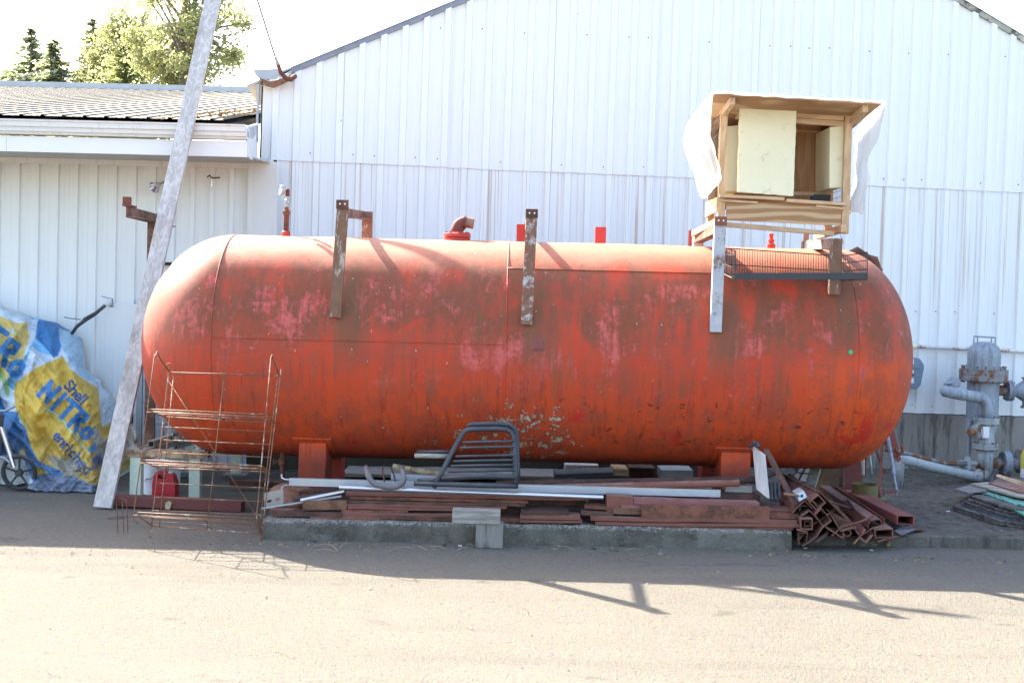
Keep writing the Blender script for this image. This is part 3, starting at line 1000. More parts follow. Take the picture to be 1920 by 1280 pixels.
# relief vent elbow on a flange
x = fit_at(857); z0 = top_z(x, 9.75) - .012
m = MB()
m.lathe((x, 9.75, z0), [(.09, 0), (.102, .006), (.102, .030), (.085, .034), (.103, .036), (.103, .062), (.09, .068), (.05, .072), (.044, .085), (.044, .10)], 28); flg = mk('vent_flange', m, MA['tank_red'], tank, smooth=True)
for k in range(8):
    a = k * math.pi / 4 + .2
    m = MB(); m.lathe((x + .085 * math.cos(a), 9.75 + .085 * math.sin(a), z0 + .062), [(.011, 0), (.011, .014)], 6); mk('bolt', m, MA['rust'], flg)
pts = []
for k in range(9):
    a = k / 8 * math.pi / 2
    pts.append((x + .055 - .055 * math.cos(a), 9.75, z0 + .095 + .055 * math.sin(a)))
m = MB(); m.tube(pts, .046, 16); m.tube([(x + .05, 9.75, z0 + .15), (x + .062, 9.75, z0 + .15)], .054, 16); m.lathe((x, 9.75, z0 + .085), [(.052, 0), (.052, .014)], 16); mk('vent_elbow', m, MA['rust_red'], tank, smooth=True)
m = MB(); m.tube([(x + .062, 9.75, z0 + .15), (x + .095, 9.75, z0 + .147), (x + .125, 9.75, z0 + .142)], [.040, .041, .041], 16); mk('vent_pipe', m, MA['br_rust'], tank, smooth=True)
# red lifting lugs behind the crown
for pxl, pyt in ((979, 421), (1126, 426), (1302, 432)):
    c = W(pxl, pyt, 10.05); zb = top_z(c.x, 10.05) - .02
    m = MB()
    m.prism((c.x, 10.05, zb), (c.x, 10.05, c.z), [(-.042, -.035), (.042, -.035), (.042, .035), (.030, .035), (.030, -.022), (-.030, -.022), (-.030, .035), (-.042, .035)], side=(1, 0, 0))
    mk('lug', m, MA['tank_red'], tank)
# small capped nozzle under the coop, tall flange plate and rusty vent at the right head
x = fit_at(1446); z0 = top_z(x, 9.75) - .01
m = MB(); m.lathe((x, 9.75, z0), [(.032, 0), (.032, .04), (.020, .044), (.020, .06), (.024, .062), (.024, .075), (.014, .078), (.014, .10), (.017, .104), (.017, .12)], 14); mk('nozzle', m, MA['tank_red'], tank, smooth=True)
c = W(1512, 445, 10.0)
m = MB(); m.box(c.x - .02, c.x + .02, 10.0, 10.012, c.z - .12, c.z + .03); mk('tab', m, MA['br_rust'], tank)
c = W(1638, 490, 9.90)
m = MB()
m.tube([c + Vector((.015, 0, -.42)), c + Vector((.015, 0, -.05)), c + Vector((.0, 0, .0)), c + Vector((-.06, 0, .012)), c + Vector((-.13, 0, .0))], .046, 14)
m.tube([c + Vector((.015, 0, -.10)), c + Vector((.015, 0, -.055))], .056, 14)
mk('vent_pipe', m, MA['rust'], tank, smooth=True)
c = W(1608, 474, 9.85)
m = MB(); m.tube([c + Vector((-.10, 0, -.06)), c + Vector((0, 0, 0)), c + Vector((.06, 0, -.05))], .050, 12); mk('vent_pipe', m, MA['rust'], tank, smooth=True)
# drain valve hanging from the belly at the left
c = W(530, 850, 9.45)
m = MB(); m.tube([c + Vector((0, 0, .06)), c + Vector((0, 0, -.19))], .018, 10); m.tube([c + Vector((-.06, 0, -.06)), c + Vector((.02, 0, -.06))], .010, 8); m.tube([c + Vector((-.06, 0, -.04)), c + Vector((-.06, 0, -.08))], .012, 8)
m.lathe(c + Vector((0, 0, -.09)), [(.02, 0), (.03, .01), (.03, .05), (.02, .06)], 10); mk('drain_valve', m, MA['rust'], tank, smooth=True)
# hooked lifting plate at the back of the right head
m = MB()
pl = [W(1672, 790, 10.3), W(1690, 862, 10.3), W(1684, 866, 10.3), W(1650, 822, 10.3)]
m.solid(pl, (0, .02, 0)); mk('lug_plate', m, MA['rust_red'], tank)
# green paint dot
tg, xg = th_at(1595, 660)
m = MB(); m.q([tank_pt(xg + .017 * math.cos(a * .6283), tg + .02 * math.sin(a * .6283), .004) for a in range(10)], [tuple(range(10))])
MA['green'] = dusty('green_paint', (.03, .35, .14), .1, .5, dust_amt=0)
mk('paint_dot', m, MA['green'], tank)
# ================================================================== wooden coop on the brackets
def m_wood(name, lo, hi, scale=1.0, axis='Z', knots=.5, rough=.7):
    t = NT(name)
    o = t.pos()
    st = {'X': (.12, 1, 1), 'Y': (1, .12, 1), 'Z': (1, 1, .12)}[axis]
    v = t.scale(o, tuple(s * scale for s in st))
    w = t.noise(v, 26, 5, .6, 1.2)
    b = t.noise(v, 6, 4, .6, .5)
    c = t.mix(t.step(w, .35, .68), lo, hi)
    c = t.mix(t.mul(t.step(b, .5, .72), .45), c, tuple(x * .55 for x in lo))
    k = t.voro(t.scale(o, tuple(s * 2.2 for s in st)), 3.0)
    c = t.mix(t.mul(t.math('SUBTRACT', 1.0, t.step(k, .03, .10)), knots), c, (.12, .06, .03))
    return t.fin(c, rough, 0, t.bump(w, .2, .004), .25)
MA['pine'] = m_wood('pine', (.46, .29, .16), (.64, .46, .29), 1, 'Z')
MA['pine_x'] = m_wood('pine_x', (.46, .29, .16), (.64, .46, .29), 1, 'X')
MA['pine_y'] = m_wood('pine_y', (.46, .29, .16), (.64, .46, .29), 1, 'Y')
def m_ply(name, lo, hi, direction='Z'):
    t = NT(name)
    o = t.pos()
    w = t.wave(t.scale(o, (.55, 1, 3.2), (1.3, 0, .4)), 1.5, 16, 3, .8, direction)
    n = t.noise(t.scale(o, (.5, 1, 8)), 14, 4, .6)
    c = t.mix(t.step(w, .25, .85), lo, hi)
    c = t.mix(t.mul(n, .35), c, tuple(x * .65 for x in lo))
    return t.fin(c, .7, 0, t.bump(n, .1, .003), .25)
MA['ply'] = m_ply('plywood', (.34, .19, .095), (.56, .38, .22))
MA['ply_dark'] = m_wood('plywood_dark', (.36, .19, .09), (.46, .28, .15), .8, 'Z', .2)
def m_foam():
    t = NT('foam_board')
    p = t.pos()
    a = t.noise(p, 5, 5, .6); b = t.noise(p, 90, 3, .6); s = t.noise(t.scale(p, (1, 1, 1), (3, 3, 3)), 11, 4, .6)
    c = t.mix(a, (.72, .66, .44), (.80, .75, .55))
    c = t.mix(t.mul(t.step(s, .60, .72), .4), c, (.42, .38, .28))
    return t.fin(c, .9, 0, t.bump(t.add(b, t.mul(s, .6)), .5, .006), .2)
MA['foam'] = m_foam()
def m_plastic():
    t = NT('plastic_sheet')
    p = t.pos()
    a = t.noise(p, 7, 5, .6)
    t.put(t.b.inputs['Base Color'], t.mix(a, (.74, .74, .73), (.84, .84, .84)))
    t.b.inputs['Roughness'].default_value = .45
    tr = t.n('ShaderNodeBsdfTranslucent'); tr.inputs[0].default_value = (.8, .8, .8, 1)
    tp = t.n('ShaderNodeBsdfTransparent')
    m1 = t.n('ShaderNodeMixShader'); m1.inputs[0].default_value = .45
    m2 = t.n('ShaderNodeMixShader'); m2.inputs[0].default_value = .22
    t.put(t.b.inputs['Normal'], t.bump(a, .4, .02))
    t.t.links.new(t.b.outputs[0], m1.inputs[1]); t.t.links.new(tr.outputs[0], m1.inputs[2])
    t.t.links.new(m1.outputs[0], m2.inputs[1]); t.t.links.new(tp.outputs[0], m2.inputs[2])
    t.t.links.new(m2.outputs[0], t.out.inputs[0])
    return t.m
MA['plastic'] = m_plastic()
MA['black_wire'] = dusty('black_wire', (.02, .02, .021), .3, .45, dust_amt=.12)
MA['mesh_wire'] = dusty('mesh_wire', (.10, .085, .075), .3, .6, .3, dust_amt=0)

CYF, CYB = 8.95, 9.42
XP0 = W(1354, 320, CYF).x; XP1 = W(1587, 330, CYF).x
zflo = W(1470, 372, CYF).z; ztop = W(1470, 210, CYF).z
zb0 = W(1350, 416, CYF).z; zb1 = W(1584, 436, CYF).z
coop = root('coop', ((XP0 + XP1) / 2, (CYF + CYB) / 2, zb1), 'open homemade plywood coop perched on brackets above the tank', 'coop')
def bx(name, x0, x1, y0, y1, z0, z1, mat, par=None, bev=.002):
    m = MB(); m.box(x0, x1, y0, y1, z0, z1); return mk(name, m, mat, par or coop, bevel=bev)
pw = .05
for xx, zb in ((XP0, zb0 - .01), (XP1, zb1 - .01)):
    bx('post', xx - pw / 2, xx + pw / 2, CYF - .02, CYF + .02, zb, ztop + .04, MA['pine'])
    bx('post', xx - pw / 2, xx + pw / 2, CYB - .02, CYB + .02, zb + .01, ztop - .02, MA['pine'])
# floor frame, floor and apron
bx('floor', XP0 - .02, XP1 + .02, CYF + .025, CYB - .025, zflo - .03, zflo - .012, MA['ply'])
m = MB()
a = W(1362, 376, CYF - .025); b = W(1578, 386, CYF - .025); c = W(1577, 423, CYF - .025); d = W(1362, 413, CYF - .025)
m.solid([a, b, c, d], (0, .012, 0)); mk('apron', m, MA['ply'], coop)
m = MB(); m.beam(W(1349, 367, CYF - .04), W(1470, 373, CYF - .04), .04, .020); mk('sill_board', m, MA['pine_x'], coop)
m = MB(); m.beam(W(1474, 376, CYF - .045), W(1584, 383, CYF - .045), .04, .022); mk('sill_board', m, MA['pine_x'], coop)
m = MB(); m.beam(W(1352, 376, CYF - .032), W(1420, 380, CYF - .032), .02, .014); mk('sill_board', m, MA['pine_x'], coop)
m = MB(); m.beam(W(1530, 386, CYF - .034), W(1583, 391, CYF - .034), .02, .016); mk('sill_board', m, MA['pine_x'], coop)
for xx in (XP0 - .035, XP1 + .035):
    m = MB(); m.solid([(xx, CYF - .02, zflo - .005), (xx, CYB + .03, zflo - .005), (xx, CYB + .03, zflo - .11), (xx, CYF - .02, zflo - .10)], (.012 if xx < 2 else -.012, 0, 0)); mk('side_board', m, MA['pine_y'], coop)
# header, back wall, side rails
m = MB(); m.beam(W(1361, 205, CYF), W(1582, 219, CYF), .02, .055); mk('header', m, MA['pine_x'], coop)
m = MB(); m.beam(W(1380, 219, CYF + .03), W(1582, 233, CYF + .03), .03, .035); mk('header', m, MA['pine_x'], coop)
bx('back_wall', XP0 - .02, XP1 + .02, CYB + .022, CYB + .034, zflo - .05, ztop - .03, MA['ply_dark'])
for xx in (XP0, XP1):
    m = MB(); m.beam((xx, CYF + .022, ztop - .02), (xx, CYB - .022, ztop - .06), .035, .05); mk('side_rail', m, MA['pine_y'], coop)
bx('perch', XP0 + .03, XP1 - .03, CYF + .30, CYF + .325, zflo + .05, zflo + .075, MA['pine_x'])
# sloping roof deck, rafters
rf = [W(1338, 178, 8.60), W(1652, 196, 8.60)]
rbk = [Vector((rf[0].x - .02, 9.56, rf[0].z - .11)), Vector((rf[1].x - .02, 9.56, rf[1].z - .11))]
m = MB(); m.solid([rf[0], rf[1], rbk[1], rbk[0]], (0, 0, .014)); rfo = mk('roof_panel', m, MA['ply'], coop)
for xx in (XP0 + .005, XP1 + .03):
    f0 = (xx - rf[0].x) / (rf[1].x - rf[0].x)
    a = rf[0].lerp(rf[1], f0) + Vector((0, .0, -.028)); b = rbk[0].lerp(rbk[1], f0) + Vector((0, 0, -.028))
    m = MB(); m.beam(a + Vector((0, .03, 0)), b, .035, .05); mk('rafter', m, MA['pine_y'], coop)
# chicken wire on the two sides
for xx in (XP0 - .028, XP1 + .028):
    m = MB()
    for k in range(17):
        yy = CYF + (CYB - CYF) * k / 16
        m.tube([(xx + .004 * nz(k, 1), yy, zflo), (xx + .006 * nz(k, 4), yy + .01, (zflo + ztop) / 2), (xx, yy, ztop - .03)], .0016, 4)
    for k in range(14):
        zz_ = zflo + (ztop - .03 - zflo) * k / 13
        m.tube([(xx, CYF, zz_), (xx + .006 * nz(k, 9), (CYF + CYB) / 2, zz_), (xx, CYB, zz_)], .0016, 4)
    mk('wire_mesh', m, MA['mesh_wire'], coop)
# beams the coop stands on
m = MB(); m.prism(W(1359, 421, 8.93), W(1562, 438, 8.98), [(-.02, -.016), (.02, -.016), (.02, .016), (-.02, .016)])
tag(mk('support_beam', m, MA['pine_x']), 'weathered timber rail under the front of the coop', 'beam')
m = MB(); m.beam(W(1440, 412, 9.42), W(1560, 419, 9.42), .06, .03)
tag(mk('support_beam', m, MA['pine_x']), 'pale timber rail under the back of the coop', 'beam')
m = MB(); m.beam(W(1583, 428, 8.90), W(1530, 443, 9.7), .04, .05)
tag(mk('support_beam', m, MA['pine_y']), 'short wood beam under the right posts of the coop', 'beam')
m = MB(); m.beam(W(1347, 415, 8.93), W(1302, 438, 9.85), .045, .04)
tag(mk('support_beam', m, MA['pine_y']), 'short wood beam under the left posts of the coop', 'beam')
# foam boards: ragged edged slabs
def slab(name, poly, off, mat, label, cat, jag=.004):
    off = Vector(off)
    pts = []
    n = len(poly)
    for i in range(n):
        a = Vector(poly[i]); b = Vector(poly[(i + 1) % n])
        k = max(2, int((b - a).length / .03))
        for j in range(k):
            p = a.lerp(b, j / k)
            if j:
                p += Vector((nz(p.x * 40, p.z * 40, i), 0, nz(p.z * 37, p.x * 31, i + 5))) * jag
            pts.append(p)
    m = MB(); m.solid(pts, off)
    o = mk(name, m, mat, bevel=.004)
    return tag(o, label, cat)
slab('foam_board', [W(1388, 197, 8.90), W(1494, 203, 8.88), W(1488, 368, 8.86), W(1384, 360, 8.86)], (0, .055, 0), MA['foam'], 'tall pale yellow foam board in front of the coop opening', 'foam board')
m = MB()
a = W(1362, 237, 9.0); b = W(1391, 234, 9.0); c = W(1388, 359, 9.0); d = W(1360, 359, 9.0)
m.solid([a, b, c, d], (.0, .36, 0)); tag(mk('foam_board', m, MA['foam'], bevel=.006), 'narrow pale yellow foam board at the left inside the coop', 'foam board')
m = MB()
a = W(1556, 238, 8.98); b = W(1582, 236, 8.98); c = W(1581, 352, 8.98); d = W(1555, 353, 8.98)
m.solid([a, b, c, d], (-.01, .38, .0)); tag(mk('foam_board', m, MA['foam'], bevel=.006), 'foam board with shaded grimy face at the right inside the coop', 'foam board')
c = W(1538, 366, 9.15)
m = MB(); m.prism((c.x - .06, 9.15, zflo), (c.x + .06, 9.15, zflo), [(-.05, 0), (.05, 0), (.065, .045), (.055, .045), (.045, .008), (-.045, .008), (-.055, .045), (-.065, .045)], side=(0, 1, 0))
tag(mk('feed_trough', m, MA['cable']), 'small grey metal feed trough on the coop floor', 'trough')
# clear plastic thrown over the roof, hanging down both sides
def bez_grid(rows, nu=26, nv=22, wr=.016, seed=0):
    def cr(p, t):
        n = len(p) - 1
        f = t * n; i = min(int(f), n - 1); u = f - i
        P = lambda k: p[max(0, min(n, k))]
        a, b, c, d = P(i - 1), P(i), P(i + 1), P(i + 2)
        return .5 * ((2 * b) + (c - a) * u + (2 * a - 5 * b + 4 * c - d) * u * u + (3 * b - a - 3 * c + d) * u ** 3)
    g = []
    for i in range(nv + 1):
        col = [cr([r[k] for r in rows], i / nv) for k in range(len(rows[0]))]
        row = []
        for j in range(nu + 1):
            p = cr(col, j / nu)
            w = wr * (.3 + .7 * i / nv)
            cr_ = (1 - abs(nz(j * .21 + i * .05, i * .13, seed + 11)) * 3) * .8
            row.append(p + Vector((nz(j * .33, i * .10, seed) + cr_, nz(j * .28, i * .16, seed + 3) * .6, nz(j * .3, i * .2, seed + 7) * .5)) * w * 2)
        g.append(row)
    return g
def V3(*a): return W(*a)
pls = root('plastic_sheet', ((XP0 + XP1) / 2, 9.3, ztop + .08), 'white plastic sheet draped over the coop roof and sides', 'sheet')
rows = [[V3(1335, 173, 8.56), V3(1326, 184, 9.05), V3(1315, 196, 9.58)],
        [V3(1330, 232, 8.58), V3(1300, 224, 9.05), V3(1284, 246, 9.5)],
        [V3(1336, 272, 8.64), V3(1306, 270, 9.0), V3(1283, 262, 9.45)],
        [V3(1350, 335, 8.74), V3(1322, 325, 9.0), V3(1299, 332, 9.4)],
        [V3(1337, 352, 8.82), V3(1316, 372, 8.95), V3(1309, 350, 9.3)]]
m = MB(); m.sheet(bez_grid(rows, seed=1)); mk('drape', m, MA['plastic'], pls, smooth='all')
rows = [[V3(1659, 192, 8.56), V3(1642, 204, 9.05), V3(1628, 211, 9.58)],
        [V3(1650, 240, 8.68), V3(1622, 250, 9.1), V3(1603, 258, 9.55)],
        [V3(1632, 298, 8.78), V3(1612, 300, 9.1), V3(1602, 298, 9.6)],
        [V3(1624, 350, 8.84), V3(1606, 355, 9.1), V3(1598, 345, 9.5)],
        [V3(1615, 404, 8.9), V3(1603, 398, 9.1), V3(1595, 384, 9.5)]]
m = MB(); m.sheet(bez_grid(rows, seed=5, wr=.018)); mk('drape', m, MA['plastic'], pls, smooth='all')
g = []
for i in range(15):
    f = i / 14
    a = rf[0].lerp(rbk[0], f) + Vector((-.012, -.035 * (1 - f), .024)); b = rf[1].lerp(rbk[1], f) + Vector((.02, -.035 * (1 - f), .024))
    g.append([a.lerp(b, j / 30) + Vector((0, 0, .008 * nz(i * .4, j * .5))) for j in range(31)])
g = [[p + Vector((0, .012, -.020 + .008 * nz(p.x * 9, 2))) for p in g[0]]] + g
m = MB(); m.sheet(g); mk('top_cover', m, MA['plastic'], pls, smooth='all')

# ================================================================== black wire basket hung between the posts
x0 = W(1378, 500, 8.74).x; x1 = W(1626, 500, 8.62).x
FL0, FL1 = W(1379, 524, 8.74), W(1379, 470, 8.74)
FR0, FR1 = W(1626, 524, 8.66), W(1626, 473, 8.66)
BL0, BL1 = W(1358, 514, 9.12), W(1358, 465, 9.12)
BR0, BR1 = W(1578, 508, 9.16), W(1578, 478, 9.16)
BR1 = Vector((BR1.x, BR1.y, FR1.z - .01)); BR0 = Vector((BR0.x, BR0.y, FR0.z))
bk_ = root('wire_basket', ((x0 + x1) / 2, 8.95, FR0.z), 'black wire shelf basket hung below the coop against the tank', 'basket')
def wire_panel(a0, a1, b0, b1, n, name, horiz=(.5,)):
    m = MB()
    m.tube([a0, a1, b1, b0], .0042, 6, closed=True)
    for k in range(1, n):
        f = k / n
        m.tube([a0.lerp(b0, f), a1.lerp(b1, f)], .0021, 5)
    for h in horiz:
        m.tube([a0.lerp(a1, h), b0.lerp(b1, h)], .0034, 5)
    mk(name, m, MA['black_wire'], bk_)
wire_panel(BL0, BL1, BR0, BR1, 46, 'back_panel', (.38,))
wire_panel(BL0, BL1, FL0, FL1, 11, 'end_panel', (.38, .8))
wire_panel(BR0, BR1, FR0, FR1, 13, 'end_panel', (.38, .7))
m = MB()
for k in range(24):
    f = k / 23
    m.tube([FL0.lerp(FR0, f), BL0.lerp(BR0, f)], .0022, 5)
mk('bottom_grid', m, MA['black_wire'], bk_)
m = MB(); m.solid([FL0, FR0, FR0 + Vector((0, .004, .045)), FL0 + Vector((0, .004, .045))], (0, .004, 0)); mk('front_lip', m, MA['black_wire'], bk_)
m = MB(); m.tube([BL1, W(1352, 452, 8.9), W(1347, 446, 8.84)], .002, 4); mk('hanging_wire', m, MA['mesh_wire'], bk_)
m = MB(); m.tube([FR1 + Vector((-.2, .1, 0)), W(1582, 455, 8.95), W(1575, 440, 8.98)], .002, 4); mk('hanging_wire', m, MA['mesh_wire'], bk_)
# ================================================================== leaning plank
MA['old_plank'] = m_wood('old_white_plank', (.42, .38, .34), (.62, .575, .53), 1.0, 'Z', .9, .85)
MA['grey_wood'] = m_wood('grey_wood', (.22, .20, .17), (.40, .37, .32), 1.2, 'X', .4, .9)
pb0 = G(192, 955)
pct = W(349, 232, 10.89)
axis_ = (pct - pb0) / (pct.z - pb0.z)
pt0 = pb0 + axis_ * 5.75
m = MB(); m.beam(pb0 + axis_ * .012, pt0, .140, .034, side=(1.0, -.06, .02))
tag(mk('plank', m, MA['old_plank'], bevel=.003), 'long pale weathered plank leaning upright by the left end of the tank', 'plank')
# post and arm that the plank leans on (stands behind the tank's left end)
# ================================================================== wire display rack
MA['rack'] = rusty('rack_wire', (.50, .42, .32), (.20, .085, .04), .58, .7, .1, 9)
AY, BY = 8.22, 8.47
rk = root('wire_rack', (W(380, 990, 8.4).x, 8.4, 0), 'rusty tiered wire display rack standing before the left end of the tank', 'rack')
def wire(name, pts, r=.0042, seg=6):
    m = MB(); m.tube(pts, r, seg); return mk(name, m, MA['rack'], rk, smooth='all')
AL = lambda y: W(290 + (251 - 290) * (y - 665) / 295, y, AY + .25 * (960 - y) / 295)
AR = lambda y: W(508 + (481 - 508) * (y - 672) / 300, y, AY + .25 * (972 - y) / 300)
BL = lambda y: W(317 + (281 - 317) * (y - 692) / 318, y, BY + .22 * (1010 - y) / 318)
BR = lambda y: W(526 + (489 - 526) * (y - 700) / 320, y, BY + .22 * (1020 - y) / 320)
wire('upright', [AL(676), AL(659) + Vector((.008, .02, 0)), AL(663) + Vector((.025, .05, -.04)), BL(695)])
wire('upright', [AL(664), AL(770), AL(860), AL(960), AL(978) + Vector((.0, .02, 0)), AL(985) + Vector((.04, .05, 0))])
wire('upright', [AR(668), AR(777), AR(872), AR(972), AR(990) + Vector((.01, .02, 0))])
wire('upright', [AR(690), AR(665) + Vector((.004, .01, 0)), AR(672) + Vector((.012, .03, -.02)), BR(706)])
wire('upright', [W(306, 694, 8.66), W(314, 682, 8.66), BL(680), BL(697), BL(850), BL(1010)])
wire('upright', [BL(700) + Vector((.035, 0, 0)), BL(1000) + Vector((.06, -.02, .0))])
wire('upright', [BR(690), BR(705), BR(860), BR(1020)])
wire('upright', [BR(712) + Vector((-.015, 0, 0)), BR(1000) + Vector((-.02, 0, 0))])
wire('cross_rod', [BL(698), BR(704)], .0045)
mid = lambda f, y0, y1: None
wire('upright', [BL(699).lerp(BR(706), .50), BL(986).lerp(BR(998), .50)])
wire('brace', [BL(712), BR(985)], .0030)
for ya, yb_, yc, yd in ((767, 777, 781, 793), (862, 873, 877, 884), (960, 972, 985, 1000)):
    wire('shelf_bar', [AL(ya), AR(yb_)], .0055)
    wire('shelf_bar', [AL(ya + 5) + Vector((0, -.01, 0)), AR(yb_ + 5) + Vector((0, -.01, 0))], .0035)
    wire('shelf_bar', [BL(yc), BR(yd)], .0048)
    for f in (.3, .62):
        wire('shelf_rod', [AL(ya).lerp(BL(yc), f), AR(yb_).lerp(BR(yd), f)], .0032)
    for f in (0, .55, 1):
        wire('shelf_tie', [AL(ya).lerp(AR(yb_), f), BL(yc).lerp(BR(yd), f)], .0038)
for k, y in enumerate((800, 824, 848, 905, 931, 956)):
    wire('back_rod', [BL(y), BR(y + 9)], .0032)
# small rusty wire stand lying beside it
ws = root('wire_holder', W(220, 1008, 8.75), 'small rusty wire holder by the foot of the leaning plank', 'wire holder')
ws.location.z = 0
MA['rust_wire'] = rusty('rust_wire', (.22, .09, .05), (.12, .05, .03), .5, .85)
Yh = 8.62
def wr2(name, pts, r=.003):
    m = MB(); m.tube(pts, r, 5); mk(name, m, MA['rust_wire'], ws)
for x in (218, 229, 237):
    wr2('upright', [W(x, 938, Yh + .08), W(x + 2, 970, Yh + .03), W(x + 3, 1008, Yh - .02)])
for y, w in ((969, 1), (1005, 1)):
    wr2('hook_bar', [W(200, y + 2, Yh - .05), W(215, y, Yh - .02), W(238, y - 2, Yh), W(238, y + 1, Yh + .02), W(202, y + 4, Yh - .06)])
wr2('loop', [W(212, 938, Yh + .08), W(222, 932, Yh + .1), W(236, 936, Yh + .08), W(237, 942, Yh + .06)])
wr2('loop', [W(220, 1008, Yh - .02), W(230, 1013, Yh - .06), W(240, 1008, Yh - .03), W(241, 1000, Yh)])

# ================================================================== upturned castor bench
MA['mint'] = rusty('mint_paint', (.50, .58, .46), (.30, .19, .08), .34, .6, 0, 9)
MA['yel_rust'] = rusty('yellow_rust', (.38, .28, .16), (.16, .09, .06), .5, .75, 0, 8)
MA['castor'] = dusty('castor_metal', (.34, .32, .28), .25, .55, .3, dust_amt=.3)
MA['rubber'] = dusty('rubber', (.035, .035, .036), .3, .75, dust_amt=.35)
FY = 9.80; BYc = 11.25
xl = W(256, 930, FY).x; xr = W(366, 944, FY).x
zt = W(310, 849, FY).z
bench = root('castor_bench', ((xl + xr) / 2, (FY + BYc) / 2, 0), 'upturned steel bench with mint green legs and castors at the left of the tank', 'bench')
def post4(x, y, z0, z1, w=.085, name='leg', mat=None):
    m = MB(); m.prism((x, y, z0), (x, y, z1), [(-w / 2, -w / 2), (w / 2, -w / 2), (w / 2, w / 2), (-w / 2, w / 2)], side=(1, 0, 0)); return mk(name, m, mat or MA['mint'], bench, bevel=.004)
for x, y in ((xl, FY), (xr, FY), (xl + .05, BYc), (xr - .0, BYc)):
    post4(x, y, .055, zt - .03)
    m = MB(); m.box(x - .10, x + .10, y - .07, y + .06, .045, .056); mk('foot_plate', m, MA['castor'], bench)
m = MB(); m.box(W(230, 850, FY).x, W(393, 858, FY).x, FY - .06, FY + .06, zt - .03, zt + .025); mk('frame_rail', m, MA['yel_rust'], bench, bevel=.004)
m = MB(); m.box(W(230, 850, FY).x + .1, W(393, 858, FY).x, BYc - .06, BYc + .06, zt - .03, zt + .025); mk('frame_rail', m, MA['yel_rust'], bench, bevel=.004)
for x in (xl, xr):
    m = MB(); m.box(x - .03, x + .03, FY + .062, BYc - .062, zt - .02, zt + .02); mk('frame_rail', m, MA['yel_rust'], bench)
def castor(x, y, z, yaw):
    m = MB(); m.box(x - .05, x + .05, y - .05, y + .05, z, z + .012)
    m.lathe((x, y, z + .012), [(.035, 0), (.03, .02), (.022, .03)], 12)
    d = Vector((math.cos(yaw), math.sin(yaw), 0)); s = Vector((-d.y, d.x, 0))
    hub = Vector((x, y, z + .10)) + d * .03
    for k in (-1, 1):
        q = Vector((x, y, z + .03)) + s * k * .026
        m.solid([q - d * .03, q + d * .03, hub + s * k * .026 + d * .02, hub + s * k * .026 - d * .02 + Vector((0, 0, .02))], s * k * .004)
    c = mk('castor', m, MA['castor'], bench)
    m = MB(); m.lathe(hub - s * .018, [(.02, 0), (.05, .002), (.056, .008), (.056, .028), (.05, .034), (.02, .036)], 20, s); mk('wheel', m, MA['castor'], c, smooth=True)
castor(xl - .02, FY, zt + .026, 2.6); castor(xr + .03, FY, zt + .026, 2.9); castor(xl + .16, FY + .55, zt + .026, 1.4)
# steel lengths lying on the bench
for k, (a, b, w) in enumerate((((268, 848, 9.75), (420, 800, 11.3), .045), ((283, 832, 9.9), (372, 803, 11.2), .05), ((330, 838, 10.3), (405, 818, 11.4), .03))):
    m = MB(); m.prism(W(*a), W(*b), [(-w / 2, -w / 2), (w / 2, -w / 2), (w / 2, w / 2), (w / 2 - .005, w / 2), (w / 2 - .005, -w / 2 + .005), (-w / 2 + .005, -w / 2 + .005), (-w / 2 + .005, w / 2), (-w / 2, w / 2)], side=(1, 0, 0))
    tag(mk('steel_channel', m, MA['castor']), ['grey steel channel lying lowest across the upturned bench', 'grey steel channel lying highest across the upturned bench', 'thin grey steel length lying back on the upturned bench'][k], 'steel channel')
# red-oxide beam on the ground under the bench
m = MB()
m.prism(W(196, 940, 9.66), W(456, 953, 9.60), [(-.06, -.04), (.06, -.04), (.06, .035), (-.06, .035)])
for i, v in enumerate(m.v): pass
o = mk('steel_beam', m, MA['rust_red'], bevel=.004); o.location.z = .002
tag(o, 'dark red steel beam lying on the ground under the bench legs', 'beam')
# bucket and fuel can
MA['white_plastic'] = dusty('white_plastic', (.74, .75, .77), .08, .45, dust_amt=.15)
MA['red_plastic'] = dusty('red_plastic', (.50, .02, .035), .15, .42, dust_amt=.12, bump=.05)
bp = W(290, 924, 10.35); bp.z = 0
bu = root('bucket', bp, 'white plastic bucket with wire handle under the bench', 'bucket')
m = MB(); m.lathe(bp, [(.092, .0), (.096, .004), (.110, .235), (.116, .238), (.116, .25), (.111, .252), (.116, .255), (.116, .268), (.108, .27), (.104, .262), (.09, .01), (0, .008)], 32); mk('body', m, MA['white_plastic'], bu, smooth=True)
m = MB(); m.tube([bp + Vector((-.114, 0, .225)), bp + Vector((-.09, -.11, .13)), bp + Vector((.0, -.15, .14)), bp + Vector((.10, -.06, .2)), bp + Vector((.114, 0, .225))], .0025, 5); mk('handle', m, MA['mesh_wire'], bu)
m = MB(); m.tube([bp + Vector((-.10, -.10, .135)), bp + Vector((-.03, -.145, .135))], .008, 8); mk('grip', m, MA['white_plastic'], bu)
bp2 = W(315, 915, 10.95); bp2.z = 0
m = MB(); m.lathe(bp2, [(.10, 0), (.112, .22), (.12, .222), (.12, .245), (.105, .247), (.10, .24), (.09, .01), (0, .008)], 28)
tag(mk('bucket', m, MA['white_plastic'], smooth=True), 'pale bucket half hidden behind the red fuel can', 'bucket')
cp = W(310, 934, 10.05); cp.z = 0
jc = root('fuel_can', cp, 'red plastic fuel can with moulded handle under the bench', 'fuel can')
sx = .088; sy = .06
prof = [(-sx, 0), (sx, 0), (sx * 1.04, .02), (sx * 1.04, .13), (sx * .80, .195), (sx * .66, .205), (sx * .62, .212), (sx * .30, .212), (sx * .12, .222), (-sx * .72, .225), (-sx * .90, .20), (-sx * 1.0, .15), (-sx * 1.04, .13), (-sx * 1.04, .02)]
